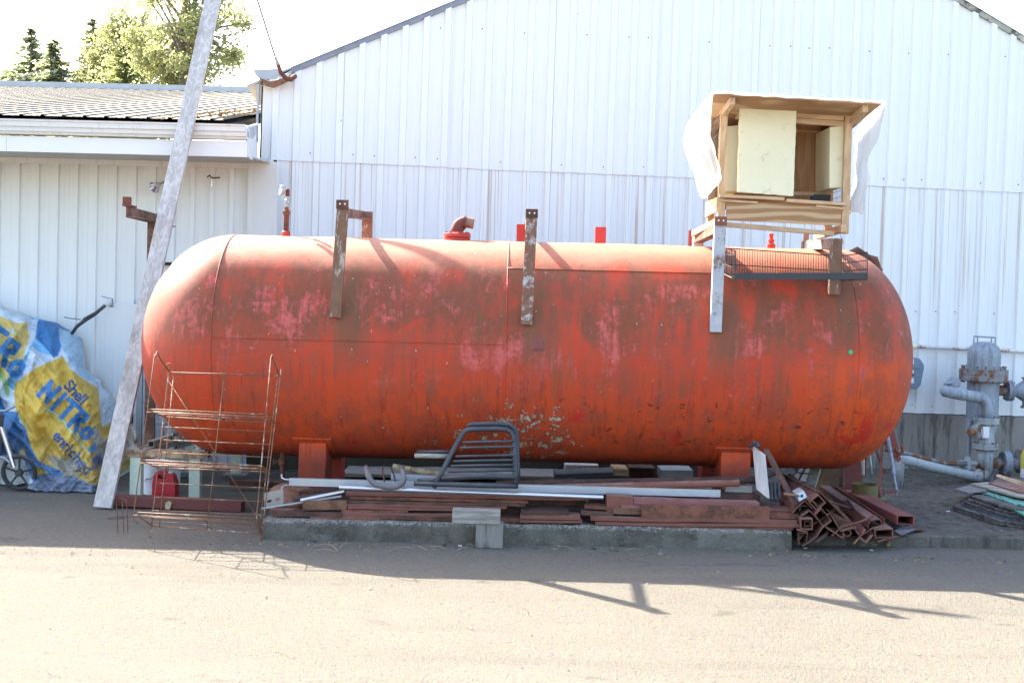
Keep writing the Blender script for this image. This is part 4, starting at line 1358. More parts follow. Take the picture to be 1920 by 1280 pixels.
hole = [(-sx * .55, .178), (sx * .02, .172), (sx * .22, .182), (sx * .05, .198), (-sx * .50, .203)]
bm = bmesh.new()
def loop(y): return [bm.verts.new((cp.x + a, cp.y + y, b)) for a, b in prof], [bm.verts.new((cp.x + a, cp.y + y, b)) for a, b in hole]
f0, h0 = loop(-sy); f1, h1_ = loop(sy)
for L0, L1 in ((f0, f1), (h0, h1_)):
    n = len(L0)
    for i in range(n): bm.faces.new((L0[i], L0[(i + 1) % n], L1[(i + 1) % n], L1[i]))
for fl, hl in ((f0, h0), (f1, h1_)):
    ed = []
    for L in (fl, hl):
        for i in range(len(L)):
            e = bm.edges.get((L[i], L[(i + 1) % len(L)])); ed.append(e)
    bmesh.ops.triangle_fill(bm, use_beauty=True, edges=ed)
m = MB(); bm.verts.index_update(); m.v = [tuple(v.co) for v in bm.verts]; m.f = [tuple(v.index for v in f.verts) for f in bm.faces]; m.mi = [0] * len(m.f); bm.free()
mk('body', m, MA['red_plastic'], jc, bevel=.006)
m = MB(); m.lathe((cp.x + sx * .45, cp.y, .208), [(.020, 0), (.020, .016), (.016, .018)], 14); mk('cap', m, MA['foam'], jc, smooth=True)
# yellow leaf-like scrap by the beam
m = MB(); c = W(315, 950, 9.55); c.z = .012
m.q([c + Vector(v) for v in ((-.02, 0, 0), (.015, -.01, .0), (.025, .01, .05), (.0, .012, .062), (-.025, .005, .045))], [(0, 1, 2, 3, 4)])
tag(mk('dry_leaf', m, MA['yel_rust']), 'curled yellow dry leaf beside the dark red beam', 'leaf')

# ================================================================== printed banner tarp over a heap
def seg_d(p, a, b):
    ax, ay = a; bx_, by = b; dx, dy = bx_ - ax, by - ay
    l = dx * dx + dy * dy
    t = 0 if l == 0 else max(0, min(1, ((p[0] - ax) * dx + (p[1] - ay) * dy) / l))
    return math.hypot(p[0] - ax - t * dx, p[1] - ay - t * dy)
def inpoly(p, poly):
    r = False; n = len(poly)
    for i in range(n):
        x1_, y1_ = poly[i]; x2_, y2_ = poly[(i + 1) % n]
        if (y1_ > p[1]) != (y2_ > p[1]) and p[0] < (x2_ - x1_) * (p[1] - y1_) / (y2_ - y1_) + x1_:
            r = not r
    return r
YEL = (.72, .48, .075); YEL2 = (.70, .54, .17); BLU = (.06, .22, .48); BLD = (.03, .10, .28); SKY = (.22, .54, .80); WHI = (.64, .74, .80); PAL = (.42, .62, .76); GRN = (.34, .52, .22); GRY = (.40, .37, .27); SLT = (.15, .22, .36)
# flat areas of the print, in the order they lie (later ones win)
areas = [
    (WHI, [(-90, 470), (260, 470), (260, 990), (-90, 990)]),
    (SKY, [(-90, 530), (0, 552), (60, 575), (108, 592), (60, 600), (20, 575), (-90, 540)]),
    (WHI, [(-90, 545), (0, 564), (35, 580), (62, 600), (30, 606), (-90, 590)]),
    (YEL2, [(-90, 580), (0, 592), (30, 606), (51, 604), (55, 640), (40, 680), (14, 710), (-90, 740)]),
    (WHI, [(51, 604), (70, 600), (66, 635), (46, 660), (18, 708), (12, 712), (42, 668), (55, 635)]),
    (BLU, [(71, 598), (108, 592), (120, 610), (118, 640), (108, 668), (100, 670), (84, 650), (66, 634)]),
    (SKY, [(66, 634), (84, 650), (98, 668), (75, 660), (60, 650), (40, 700), (28, 730), (12, 728), (14, 710), (40, 680)]),
    (PAL, [(108, 592), (135, 600), (152, 640), (158, 690), (186, 720), (150, 705), (135, 680), (120, 660), (112, 640)]),
    (YEL, [(28, 718), (70, 688), (118, 667), (130, 690), (150, 706), (184, 728), (188, 770), (196, 840), (200, 905), (185, 925), (120, 915), (75, 885), (60, 850), (45, 800), (30, 770), (26, 740)]),
    (BLU, [(-90, 742), (0, 745), (12, 770), (34, 772), (36, 790), (48, 800), (55, 830), (70, 862), (85, 870), (125, 886), (110, 895), (80, 905), (62, 905), (40, 850), (-90, 860)]),
    (YEL, [(36, 842), (44, 842), (50, 855), (36, 856)]),
    (YEL, [(62, 876), (72, 874), (90, 887), (68, 893)]),
    (GRY, [(85, 852), (118, 858), (150, 862), (158, 880), (145, 892), (122, 890), (100, 872)]),
    (YEL, [(152, 862), (172, 862), (180, 895), (166, 902), (158, 890)]),
    (SLT, [(72, 898), (100, 890), (140, 892), (165, 905), (185, 910), (200, 915), (200, 950), (40, 950), (48, 912), (60, 905)]),
    (GRY, [(168, 800), (182, 800), (196, 830), (198, 880), (185, 870)]),
    (BLU, [(164, 842), (178, 828), (182, 842), (172, 852)]),
    (SLT, [(172, 858), (190, 846), (192, 868), (178, 880)]),
]
green = [(84, 765), (100, 772), (118, 788), (138, 815), (150, 830), (160, 842)]
green2 = [(-30, 680), (0, 696), (12, 722), (14, 738)]
# lettering strokes: (half width, colour, polylines) written down the slope of the print
lets = []
def glyph(word_polys, hw, col=BLD): lets.append((hw, col, word_polys))
def place(origin, ang, size, strokes):
    ca, sa = math.cos(ang), math.sin(ang)
    return [[(origin[0] + size * (x * ca - y * sa), origin[1] + size * (x * sa + y * ca)) for x, y in s] for s in strokes]
GL = {
    'S': [[(.55, .12), (.35, 0), (.1, .08), (.06, .28), (.3, .48), (.52, .62), (.5, .86), (.28, 1), (.02, .88)]],
    'h': [[(0, 0), (0, 1)], [(0, .55), (.2, .38), (.42, .45), (.45, 1)]],
    'e': [[(.02, .68), (.48, .66), (.42, .42), (.22, .35), (.03, .5), (.02, .8), (.2, 1), (.45, .92)]],
    'l': [[(0, 0), (0, 1)]],
    'n': [[(0, .38), (0, 1)], [(0, .55), (.2, .36), (.42, .45), (.45, 1)]],
    'r': [[(0, .38), (0, 1)], [(0, .58), (.14, .4), (.34, .38)]],
    'i': [[(0, .38), (0, 1)], [(0, .08), (0, .12)]],
    'c': [[(.45, .45), (.25, .36), (.03, .52), (.03, .84), (.25, 1), (.45, .92)]],
    'd': [[(.45, 0), (.45, 1)], [(.45, .5), (.25, .36), (.03, .52), (.03, .84), (.25, 1), (.45, .88)]],
    'N': [[(0, 1), (.12, 0)], [(.12, .05), (.55, .95)], [(.55, 1), (.68, 0)]],
    'T': [[(.0, .02), (.75, .02)], [(.38, 0), (.3, 1)]],
    'i2': [[(.08, .32), (0, 1)], [(.1, .0), (.09, .1)]],
    'R': [[(0, 1), (.12, 0), (.5, .02), (.52, .35), (.08, .5)], [(.25, .5), (.5, 1)]],
    'o': [[(.25, .4), (.05, .6), (.08, .92), (.3, 1), (.48, .8), (.45, .5), (.25, .4)]],
}
def word(chars, start, dirv, size, hw, adv, ang, col=BLD):
    x, y = start
    for ch in chars:
        glyph(place((x, y), ang, size, GL[ch]), hw, col)
        a = adv.get(ch, .72)
        x += dirv[0] * a * size; y += dirv[1] * a * size
a1 = math.atan2(48, 46)
word(['S', 'h', 'e', 'l', 'l'], (133, 711), (math.cos(a1) * .93, math.sin(a1) * .93), 19, 2.0, {'l': .34, 'S': .82}, a1)
a2 = math.atan2(92, 95)
word(['N', 'i2', 'T', 'R', 'o'], (93, 713), (math.cos(a2), math.sin(a2)), 35, 4.7, {'N': 1.02, 'i2': .40, 'T': .86, 'R': .75}, a2 - .12, BLU)
a3 = math.atan2(40, 38)
word(['e', 'n', 'r', 'i', 'c', 'h', 'e', 'd'], (112, 806), (math.cos(a3) * .95, math.sin(a3)), 19, 2.0, {'i': .38, 'r': .55}, a3)
word(['N', 'i2', 'T', 'R', 'o'], (-62, 560), (.72, .69), 46, 5.6, {'N': 1.0, 'i2': .42, 'T': .9}, .60, BLU)
def tarp_colour(px, py):
    col = WHI
    for c, poly in areas:
        if inpoly((px, py), poly):
            col = c
    if col in (YEL, YEL2, GRY, BLU):
        d = min(seg_d((px, py), green[i], green[i + 1]) for i in range(len(green) - 1))
        if d < 2.6: col = GRN if d > 1.2 else (.60, .62, .50)
    d = min(seg_d((px, py), green2[i], green2[i + 1]) for i in range(len(green2) - 1))
    if d < 4.5: col = GRN
    for cx_, cy_, rx_, ry_ in ((13, 624, 4, 7), (24, 621, 3, 6)):
        if ((px - cx_) / rx_) ** 2 + ((py - cy_) / ry_) ** 2 < 1: col = PAL
    for hw, c, polys in lets:
        for s in polys:
            for i in range(len(s) - 1):
                if seg_d((px, py), s[i], s[i + 1]) < hw:
                    return c
    return col
def xr_of(py):
    k = [(540, 40), (575, 62), (592, 110), (600, 135), (640, 153), (690, 160), (715, 184), (760, 188), (830, 194), (880, 197), (905, 199), (935, 200)]
    for i in range(len(k) - 1):
        if k[i][0] <= py <= k[i + 1][0]:
            f = (py - k[i][0]) / (k[i + 1][0] - k[i][0]); return k[i][1] + f * (k[i + 1][1] - k[i][1])
    return k[0][1] if py < k[0][0] else k[-1][1]
def top_of(px):
    k = [(-90, 528), (0, 553), (60, 574), (108, 592), (135, 602), (205, 640)]
    for i in range(len(k) - 1):
        if k[i][0] <= px <= k[i + 1][0]:
            f = (px - k[i][0]) / (k[i + 1][0] - k[i][0]); return k[i][1] + f * (k[i + 1][1] - k[i][1])
    return k[-1][1]
NX, NY = 150, 210
cols = []; grid = []
for j in range(NY + 1):
    t = j / NY                                   # 0 top .. 1 ground
    row = []; rc = []
    for i in range(NX + 1):
        s = i / NX
        x_ = -90 + s * 290
        yt = top_of(x_); yb = 918 + 6 * nz(x_ * .03, 4) - (10 if x_ < 50 else 0) + 8 * math.sin(max(0, x_ - 60) * .02)
        py = yt + (yb - yt) * t
        xm = xr_of(py)
        px = -90 + s * (xm + 90)
        yt = top_of(px)
        # heap front: steep, with a bulge and a skirt on the ground
        Yb_ = 10.35 if px > 60 else 10.35 + (60 - px) * .006
        depth = Yb_ + (11.62 - Yb_) * (1 - t) ** 1.15
        ridge = 1 - abs(nz(px * .022 + py * .012, py * .006, 3)) * 2
        fold = .15 * ridge + .09 * nz(px * .026, py * .014, 8) + .085 * (1 - abs(nz(px * .034 - py * .026, py * .012, 1)) * 2.6) + .022 * (1 - abs(nz(px * .08 + py * .05, py * .04, 6)) * 2.4) + .006 * nz(px * .2, py * .17, 2)
        if t > .86: fold += .035 * (1 - abs(nz(px * .05, py * .16, 5)) * 2.2)
        depth -= fold * (.35 + .65 * math.sin(math.pi * min(1, t * .8 + .12)))
        edge = max(0, (s - .90) / .10)
        depth += edge ** 2 * .35
        p = W(px, py, depth)
        if p.z < .008: p.z = .008 + .012 * abs(nz(px * .1, py * .1))
        row.append(p); c = tarp_colour(px, py)
        g_ = .86 + .18 * nz(px * .05, py * .05, 9) + .06 * nz(px * .4, py * .4)
        dirt = max(0, min(.55, (t - .62) * 1.0 + .18 * nz(px * .04, py * .06, 2)))
        rc.append(tuple(max(0, (c[q] * g_) * (1 - dirt) + (.28, .255, .20)[q] * dirt) for q in range(3)))
    # wrap round the right-hand side back to the wall
    last = row[-1]
    for k in range(1, 7):
        q = last.lerp(Vector((last.x - .10, 11.84, last.z * .98)), k / 6) + Vector((.02 * nz(j * .1, k), 0, 0))
        row.append(q); rc.append(tuple(v * 1.0 for v in WHI) if t < .4 else rc[-1])
    grid.append(row); cols.append(rc)
back = []; bc = []
for k in range(4, 0, -1):
    back.append([p.lerp(Vector((p.x, 11.86, p.z - .03)), k / 4) for p in grid[0]]); bc.append(cols[0])
grid = back + grid; cols = bc + cols
m = MB(); m.sheet(grid)
def m_tarp():
    t = NT('printed_tarp')
    at = t.n('ShaderNodeVertexColor'); at.layer_name = 'print'
    p = t.pos()
    w = t.noise(p, 170, 2, .5); c = t.noise(p, 13, 5, .6)
    dv = t.n('ShaderNodeVectorMath', operation='ADD'); t.put(dv.inputs[0], p)
    nn = t.n('ShaderNodeTexNoise'); t.put(nn.inputs['Vector'], p); nn.inputs['Scale'].default_value = 3.5
    sc = t.n('ShaderNodeVectorMath', operation='SCALE'); t.put(sc.inputs[0], nn.outputs['Color']); sc.inputs['Scale'].default_value = .35; t.put(dv.inputs[1], sc.outputs[0])
    cr = t.step(t.voro(dv.outputs[0], 5.5, 'Distance', 'DISTANCE_TO_EDGE'), .0, .16)
    return t.fin(at.outputs['Color'], .55, 0, t.bump(t.add(t.mul(cr, 1.6), t.add(t.mul(w, .1), t.mul(c, .5))), .35, .02), .35)
MA['tarp'] = m_tarp()
tp = mk('tarp', m, MA['tarp'], smooth='all')
ca = tp.data.color_attributes.new('print', 'FLOAT_COLOR', 'POINT')
flat = [c for row in cols for c in row]
ca.data.foreach_set('color', [v for c in flat for v in (*c, 1.0)])
tag(tp, 'crumpled yellow, blue and white printed banner heaped by the left wall', 'tarp')

m = MB()
for f in (.12, .30, .48, .66):
    p = grid[4][int(f * NX)]
    m.tube([p + Vector((.018 * math.cos(a), -.012, .018 * math.sin(a) - .03)) for a in [k * math.pi / 6 for k in range(12)]], .004, 5, closed=True)
mk('eyelet', m, MA['galv0'] if 'galv0' in MA else MA['zinc'], tp)
# ================================================================== hand cart cut by the left edge
MA['chrome'] = dusty('chrome', (.62, .60, .66), .1, .22, .9, dust_amt=.1)
MA['cart_black'] = dusty('cart_black', (.04, .04, .042), .3, .55, dust_amt=.4)
cY = 10.28
ct = root('hand_cart', (W(0, 900, cY).x, cY, 0), 'black hand cart with chrome leg and spoked wheel at the left edge', 'cart')
wc = W(36, 886, cY); wr_ = wc.z if wc.z > .09 else .10
wc.z = wr_ + .002
m = MB()
m.tube([wc + Vector((math.cos(a) * (wr_ - .018) * .96, -math.sin(a) * .02, math.sin(a) * (wr_ - .018))) for a in [k * math.pi / 14 for k in range(28)]], .018, 10, closed=True); mk('tyre', m, MA['rubber'], ct, smooth='all')
m = MB(); m.lathe(wc + Vector((0, .03, 0)), [(.026, 0), (.03, .01), (.03, .05), (.026, .06)], 12, (0, -1, 0))
for k in range(5):
    a = k * math.pi * 2 / 5 + .3
    m.tube([wc, wc + Vector((math.cos(a) * (wr_ - .02), 0, math.sin(a) * (wr_ - .02)))], .009, 6)
mk('wheel_hub', m, MA['cart_black'], ct)
m = MB(); m.tube([W(2, 800, cY - .02), W(26, 876, cY - .02)], .020, 12); mk('chrome_leg', m, MA['chrome'], ct, smooth=True)
m = MB(); m.tube([W(-20, 852, cY - .06), W(8, 858, cY - .05), W(17, 866, cY - .04)], .010, 8); mk('axle_bar', m, MA['zinc'], ct, smooth=True)
m = MB(); m.hexa([W(-120, 860, cY), W(1, 860, cY), W(1, 858, cY + .35), W(-120, 858, cY + .35), W(-120, 776, cY - .05), W(8, 776, cY - .05), W(8, 780, cY + .35), W(-120, 780, cY + .35)]); mk('tray', m, MA['cart_black'], ct, bevel=.01)
m = MB(); m.tube([W(-100, 770, cY - .06), W(10, 770, cY - .06), W(28, 761, cY - .03)], .011, 8); mk('handle', m, MA['zinc'], ct, smooth=True)
m = MB(); wc2 = wc + Vector((-.55, .2, 0)); m.lathe(wc2 + Vector((0, .015, 0)), [(.02, 0), (wr_, .0), (wr_, .03), (.02, .03)], 24, (0, -1, 0)); mk('wheel', m, MA['rubber'], ct)

# ================================================================== things fixed on the left wall
lamp = root('wall_lamp', W(292, 350, LY - .12), 'round silver reflector lamp on the left wall beside the plank', 'lamp')
c = W(290, 351, LY - .18)
m = MB(); m.lathe(c + Vector((.03, .06, .035)), [(.016, 0), (.022, .01), (.030, .03), (.050, .065), (.055, .08), (.052, .082), (.046, .066), (.026, .032), (.0, .028)], 22, (-.45, -.75, -.48)); mk('reflector', m, MA['chrome'], lamp, smooth=True)
m = MB(); m.tube([c + Vector((.03, .06, .035)), c + Vector((.05, .10, .055)), c + Vector((.10, LY - .02 - c.y, .07))], .010, 8); mk('arm', m, MA['zinc'], lamp)
hk = root('wall_hook', W(400, 335, LY - .04), 'rusty hook with pale tape on the left wall', 'hook')
m = MB(); m.tube([W(389, 332, LY - .05), W(393, 329, LY - .07), W(398, 334, LY - .07), W(412, 333, LY - .03)], .007, 6); mk('hook', m, MA['rust'], hk)
m = MB(); m.tube([W(397, 337, LY - .055), W(397, 350, LY - .05)], .006, 6); mk('tape', m, MA['chrome'], hk)
cd = root('wall_conduit', W(202, 568, LY - .05), 'pale conduit stub with taped black cable above the tarp', 'conduit')
m = MB(); m.tube([W(209, 561, LY + .0), W(204, 567, LY - .06), W(196, 573, LY - .13)], .022, 12); mk('stub', m, MA['white_plastic'], cd, smooth=True)
m = MB(); m.tube([W(200, 570, LY - .10), W(188, 580, LY - .18), W(176, 590, LY - .22), W(160, 600, LY - .24), W(144, 612, LY - .26), W(135, 625, LY - .2)], [.015, .016, .017, .017, .016, .015], 10); mk('cable', m, MA['cable'], cd, smooth=True)
m = MB()
for k in range(6):
    p = W(172 - k * 3.2, 592 + k * 1.8, LY - .225)
    m.tube([p + Vector((.03 * math.cos(a) * .4, .026 * math.sin(a), .026 * math.cos(a))) for a in [q * math.pi / 5 for q in range(10)]], .005, 5, closed=True)
mk('tape_wrap', m, MA['cable'], cd)
m = MB(); m.tube([W(120, 594, LY - .3), W(126, 596, LY - .28), W(152, 599, LY - .245)], .004, 5); m.tube([W(205, 574, LY - .03), W(240, 574, LY - .03), W(262, 575, LY - .03)], .0035, 5)
m.tube([W(190, 555, LY - .03), W(200, 558, LY - .03), W(211, 560, LY - .03), W(212, 570, LY - .03), W(206, 576, LY - .03)], .003, 5); mk('tie_wire', m, MA['cable'], cd)
m = MB(); c = W(243, 783, LY - .06); m.box(c.x - .03, c.x + .03, c.y - .02, c.y + .02, c.z - .05, c.z + .05)
tag(mk('outlet_box', m, MA['cart_black']), 'small black outlet box on the left wall behind the plank', 'box')
# rusty arm on its post behind the plank
ar = root('rusty_stand', (-3.02, 10.6, 0), 'rusty steel post with a cross arm behind the leaning plank', 'post')
A = W(236, 390, 9.95); C = W(322, 416, 11.22); xx = (A.x + C.x) / 2; A.x = C.x = xx
m = MB(); m.prism(A + Vector((0, .12, -.02)), C, [(-.045, -.045), (-.037, -.045), (-.037, .037), (.045, .037), (.045, .045), (-.045, .045)], side=(1, 0, 0)); mk('arm', m, MA['br_rust'], ar)
m = MB(); m.beam(A + Vector((0, -.03, .022)), A + Vector((0, .16, .018)), .06, .012); m.beam(A + Vector((0, .0, .03)), A + Vector((0, .0, .085)), .055, .05); mk('clip', m, MA['rust'], ar)
ym = (xx * F) / (283 - 960)
m = MB(); m.prism((xx, ym, 0), (xx, ym, A.z * .5 + C.z * .5 - .04), [(-.04, -.02), (.04, -.02), (.04, .02), (-.04, .02)], side=(1, 0, 0)); mk('post', m, MA['br_rust'], ar)

# ================================================================== overhead service cable and its mast
sv = root('service_cable', W(540, 148, 11.7), 'dark overhead cable dropping to a rusty pipe at the roof corner', 'cable')
m = MB(); m.tube([W(553, 143, 11.72), W(545, 149, 11.66), W(536, 147, 11.6), W(527, 138, 11.55), W(520, 118, 11.5)], [.024, .024, .022, .02, .018], 12); mk('mast_pipe', m, MA['rust'], sv, smooth='all')
m = MB(); m.tube([W(521, 121, 11.5), W(516, 106, 11.47)], .014, 10); mk('clamp', m, MA['zinc'], sv)
pts = [W(517, 112, 11.48)]
for k in range(1, 15):
    f = k / 14
    pts.append(W(517 - 36 * f, 112 - 116 * f, 11.48 + .55 * f))
pts += [pts[-1] + (pts[-1] - pts[0]) * 3]
m = MB(); m.tube(pts, .0105, 8); cbl = mk('cable', m, MA['cable'], sv, smooth='all')
# ================================================================== scrap steel stacked along the curb
MA['galv'] = dusty('galvanised', (.42, .45, .48), .15, .42, .55, dust_amt=.25)
MA['alu'] = dusty('aluminium_pipe', (.62, .66, .70), .1, .28, .85, dust_amt=.1)
MA['black_paint'] = dusty('black_paint', (.035, .038, .045), .35, .42, dust=(.22, .21, .21), dust_amt=.5)
MA['grey_pipe'] = dusty('grey_pipe', (.14, .125, .125), .25, .6, dust_amt=.35)
MA['rust_d'] = rusty('rust_dark', (.12, .055, .038), (.06, .032, .024), .5, .9)
MA['rust_dust'] = dusty('rust_dusty', (.205, .075, .05), .35, .9, dust=(.24, .19, .165), dust_amt=.75)
MA['pink_ox'] = dusty('pink_oxide', (.26, .10, .085), .3, .85, dust=(.30, .22, .20), dust_amt=.6)
MA['board'] = m_wood('pale_board', (.46, .43, .40), (.60, .58, .55), 1, 'Z', .3)
def bar(a, b, hpx, Y0, Y1=None, depth=.06, mat=None, name='flat_bar', label='', cat='steel bar', group=None, prof=None):
    """a length of steel whose near face runs between two picture points at depth Y0..Y1"""
    Y1 = Y0 if Y1 is None else Y1
    A = W(a[0], a[1], Y0); B = W(b[0], b[1], Y1)
    h = hpx / F * (Y0 + Y1) / 2
    d = (B - A).normalized(); s = Vector((-d.y, d.x, 0)).normalized()
    m = MB()
    if prof == 'pipe':
        m.tube([A, A.lerp(B, .5), B], h / 2, 14)
        if depth:
            pass
    elif prof == 'C':
        t_ = .007
        m.prism(A, B, [(0, -h / 2), (depth, -h / 2), (depth, -h / 2 + t_), (t_, -h / 2 + t_), (t_, h / 2 - t_), (depth, h / 2 - t_), (depth, h / 2), (0, h / 2)], side=s)
    elif prof == 'L':
        t_ = .007
        m.prism(A, B, [(0, -h / 2), (t_, -h / 2), (t_, h / 2 - t_), (depth, h / 2 - t_), (depth, h / 2), (0, h / 2)], side=s)
    else:
        L = (B - A).length; ns = max(2, int(L / .12)); sd = random.random() * 50
        am = min(.007, L * .006)
        rows = []
        for i in range(ns + 1):
            c = A.lerp(B, i / ns) + Vector((0, .006 * nz(i * .5, sd), am * nz(i * .42, sd, 3)))
            hh = h * (1 + .10 * nz(i * 1.1, sd, 8)); u_ = Vector((0, 0, 1))
            rows.append([c - u_ * hh / 2, c + s * depth - u_ * hh / 2, c + s * depth + u_ * hh / 2, c + u_ * hh / 2, c - u_ * hh / 2])
        m.sheet(rows)
        for e in (rows[0], rows[-1]): m.q(e[:4], [(0, 1, 2, 3)])
    o = mk(name, m, mat, smooth=(prof == 'pipe'))
    return tag(o, label, cat, group)
GRP = 'rusty flat bars stacked on the curb'
LAB = 'thin rusty flat steel bar in the layered stack on the curb'
flats = [((648, 926), (1105, 936), 5, 8.74, .13), ((655, 933), (990, 941), 5, 8.72, .13), ((652, 940), (985, 947), 4.5, 8.70, .14),
         ((648, 946), (950, 952), 5, 8.68, .15), ((652, 952), (930, 957), 4, 8.66, .15), ((640, 959), (765, 960), 6, 8.64, .16),
         ((511, 963), (640, 966), 8, 8.60, .14), ((640, 965), (850, 968), 7, 8.62, .16), ((582, 972), (712, 974), 6, 8.585, .10),
         ((700, 970), (1000, 976), 7, 8.60, .16), ((978, 961), (1067, 962), 6, 8.60, .16), ((975, 969), (1088, 971), 7, 8.59, .16),
         ((975, 977), (1092, 978), 5, 8.585, .16), ((1096, 950), (1142, 953), 6, 8.66, .12), ((1090, 961), (1150, 964), 8, 8.64, .12),
         ((1108, 972), (1495, 978), 7, 8.60, .16), ((1116, 981), (1498, 985), 6, 8.605, .16), ((1105, 987), (1488, 991), 4.5, 8.61, .16),
         ((560, 934), (660, 938), 5, 8.80, .2), ((505, 957), (560, 961), 6, 8.64, .1)]
rr = random.Random(5)
ORD = ['topmost', 'second', 'third', 'fourth', 'fifth', 'sixth', 'seventh', 'eighth', 'ninth']
zone = lambda a, b: 'left end' if (a[0] + b[0]) / 2 < 700 else 'left middle' if (a[0] + b[0]) / 2 < 960 else 'centre' if (a[0] + b[0]) / 2 < 1200 else 'right part'
for k, (a, b, h, Y, d) in enumerate(flats):
    zn = zone(a, b)
    same = sorted([f for f in flats if zone(f[0], f[1]) == zn], key=lambda f: f[0][1] + f[1][1])
    lab = '%s thin rusty flat bar from the top in the %s of the curb stack' % (ORD[same.index(flats[k])], zn)
    bar(a, b, h, Y, Y + rr.uniform(-.01, .02), d, [MA['rust_dust'], MA['rust'], MA['rust_d'], MA['rust_dust']][k % 4], 'flat_bar', lab.replace('topmost thin rusty flat bar from the top in', 'topmost thin rusty flat bar in'), 'steel bar', GRP)
# packing below the layered bars so they rest on the curb
bar((600, 972), (1480, 984), 12, 8.72, 8.75, .25, MA['rust_d'], 'packing_bar', 'dark thick rusty bar at the bottom back of the layered stack', 'steel bar')
bar((640, 950), (1190, 962), 16, 8.84, 8.84, .22, MA['rust_d'], 'packing_bar', 'dark thick rusty bar in the middle back of the layered stack', 'steel bar')
bar((560, 930), (1400, 944), 18, 8.94, 8.95, .2, MA['rust_d'], 'packing_bar', 'dark thick rusty bar at the top back of the layered stack', 'steel bar')
# single recognisable pieces
bar((542, 903), (1351, 925), 14, 8.80, 8.84, .035, MA['galv'], 'galvanised_channel', 'long dull galvanised steel channel on top of the scrap stack', 'steel channel', prof='C')
bar((636, 913), (1131, 932), 9, 8.68, 8.70, 0, MA['alu'], 'aluminium_pipe', 'long bright aluminium pipe on top of the scrap stack', 'pipe', prof='pipe')
bar((930, 908), (1425, 899), 15, 8.98, 8.98, 0, MA['rust_d'], 'steel_pipe', 'dark rusty pipe lying at the back of the scrap under the tank', 'pipe', prof='pipe')
bar((1040, 914), (1386, 905), 14, 8.88, 8.86, 0, MA['rust_dust'], 'steel_pipe', 'reddish rusty pipe in front of the dark pipe under the tank', 'pipe', prof='pipe')
bar((1138, 944), (1187, 946), 30, 8.66, 8.66, .13, MA['rust_dust'], 'steel_block', 'squat rusty steel block at the middle of the scrap stack', 'steel block')
bar((1188, 940), (1424, 947), 10, 8.67, 8.69, .12, MA['pink_ox'], 'angle_bar', 'pinkish red steel angle with a green paint dot in the scrap stack', 'steel angle')
c = W(1212, 933, 8.72); ln = W(1188, 936, 8.67)
m = MB(); m.q([Vector((c.x + .028 * math.cos(a * .524), 8.73 + .03 * math.sin(a * .524), W(1212, 936, 8.67).z + .0026)) for a in range(12)], [tuple(range(12))])
for o_ in bpy.data.objects:
    if o_.name.startswith('angle_bar'): ANG = o_
mk('paint_dot', m, MA['green'], ANG)
bar((1165, 950), (1215, 953), 8, 8.645, 8.645, .10, MA['pink_ox'], 'flat_plate', 'short pinkish plate left of the broad brown channel', 'steel plate')
bar((1203, 959), (1443, 963), 25, 8.60, 8.61, .05, MA['rust'], 'steel_channel', 'broad brown rusty channel lying face out on the scrap stack', 'steel channel', prof='C')
bar((1150, 957), (1204, 959), 12, 8.64, 8.64, .1, MA['rust_lt'], 'flat_plate', 'small light rust plate beside the end of the broad brown channel', 'steel plate')
bar((1443, 966), (1497, 968), 10, 8.64, 8.64, .1, MA['rust'], 'steel_bar_end', 'stub of rusty bar right of the broad brown channel', 'steel bar')
bar((1440, 956), (1482, 958), 6, 8.74, 8.74, .14, MA['pink_ox'], 'flat_plate', 'flat pink plate behind the right end of the broad brown channel', 'steel plate')
bar((568, 948), (650, 947), 15, 8.62, 8.66, .06, MA['rust_lt'], 'timber_offcut', 'rust stained block lying near the left end of the scrap stack', 'block')
bar((564, 937), (645, 921), 4, 8.62, 8.76, .012, MA['white_plastic'], 'white_strip', 'thin white strip lying aslant on the left scrap', 'strip')
bar((490, 953), (640, 930), 3, 8.58, 8.76, .015, MA['galv'], 'grey_strip', 'thin grey metal strip lying aslant at the left end of the scrap', 'strip')
bar((552, 938), (640, 924), 7, 8.70, 8.85, .06, MA['rust_d'], 'steel_bar_end', 'dark rusty bar aslant behind the thin white strip', 'steel bar')
bar((1090, 918), (1335, 916), 5, 8.92, 8.92, .1, MA['grey_wood'], 'thin_board', 'thin grey board lying between the pipes under the tank', 'board')
bar((1360, 917), (1410, 919), 17, 8.97, 8.97, .12, MA['grey_wood'], 'wood_block', 'grey wood block under the right end of the dark pipe', 'wood block')
bar((1330, 930), (1425, 934), 12, 8.86, 8.86, .18, MA['rust_d'], 'steel_bar_end', 'dark bar under the galvanised channel near the right saddle leg', 'steel bar')
# rusted disc, slotted plate, hook
m = MB(); c = W(548, 921, 8.98); m.lathe(c + Vector((0, .0, -.03)), [(.02, .03), (.15, .022), (.165, .01), (.165, .0), (.02, .006)], 30, (.12, -.35, .93)); tag(mk('steel_disc', m, MA['rust_lt'], smooth=True), 'dished rusty steel disc at the left end of the scrap', 'disc')
sp = root('slotted_plate', W(512, 948, 8.70), 'grey steel plate with two slots standing at the left end of the scrap', 'steel plate')
bm = bmesh.new()
o4 = [(494, 924), (531, 917), (531, 947), (496, 952)]
def slot(cx, cy, rx, ry, tilt): return [(cx + rx * math.cos(a) + ry * math.sin(a) * .0, cy + ry * math.sin(a) - tilt * rx * math.cos(a)) for a in [k * math.pi / 5 for k in range(10)]]
loops = [o4, slot(505, 939, 5, 3, .25), slot(520.5, 935.5, 5, 3, .25)]
ed = []
for L in loops:
    vs = [bm.verts.new(W(x, y, 8.70)) for x, y in L]
    ed += [bm.edges.new((vs[i], vs[(i + 1) % len(vs)])) for i in range(len(vs))]
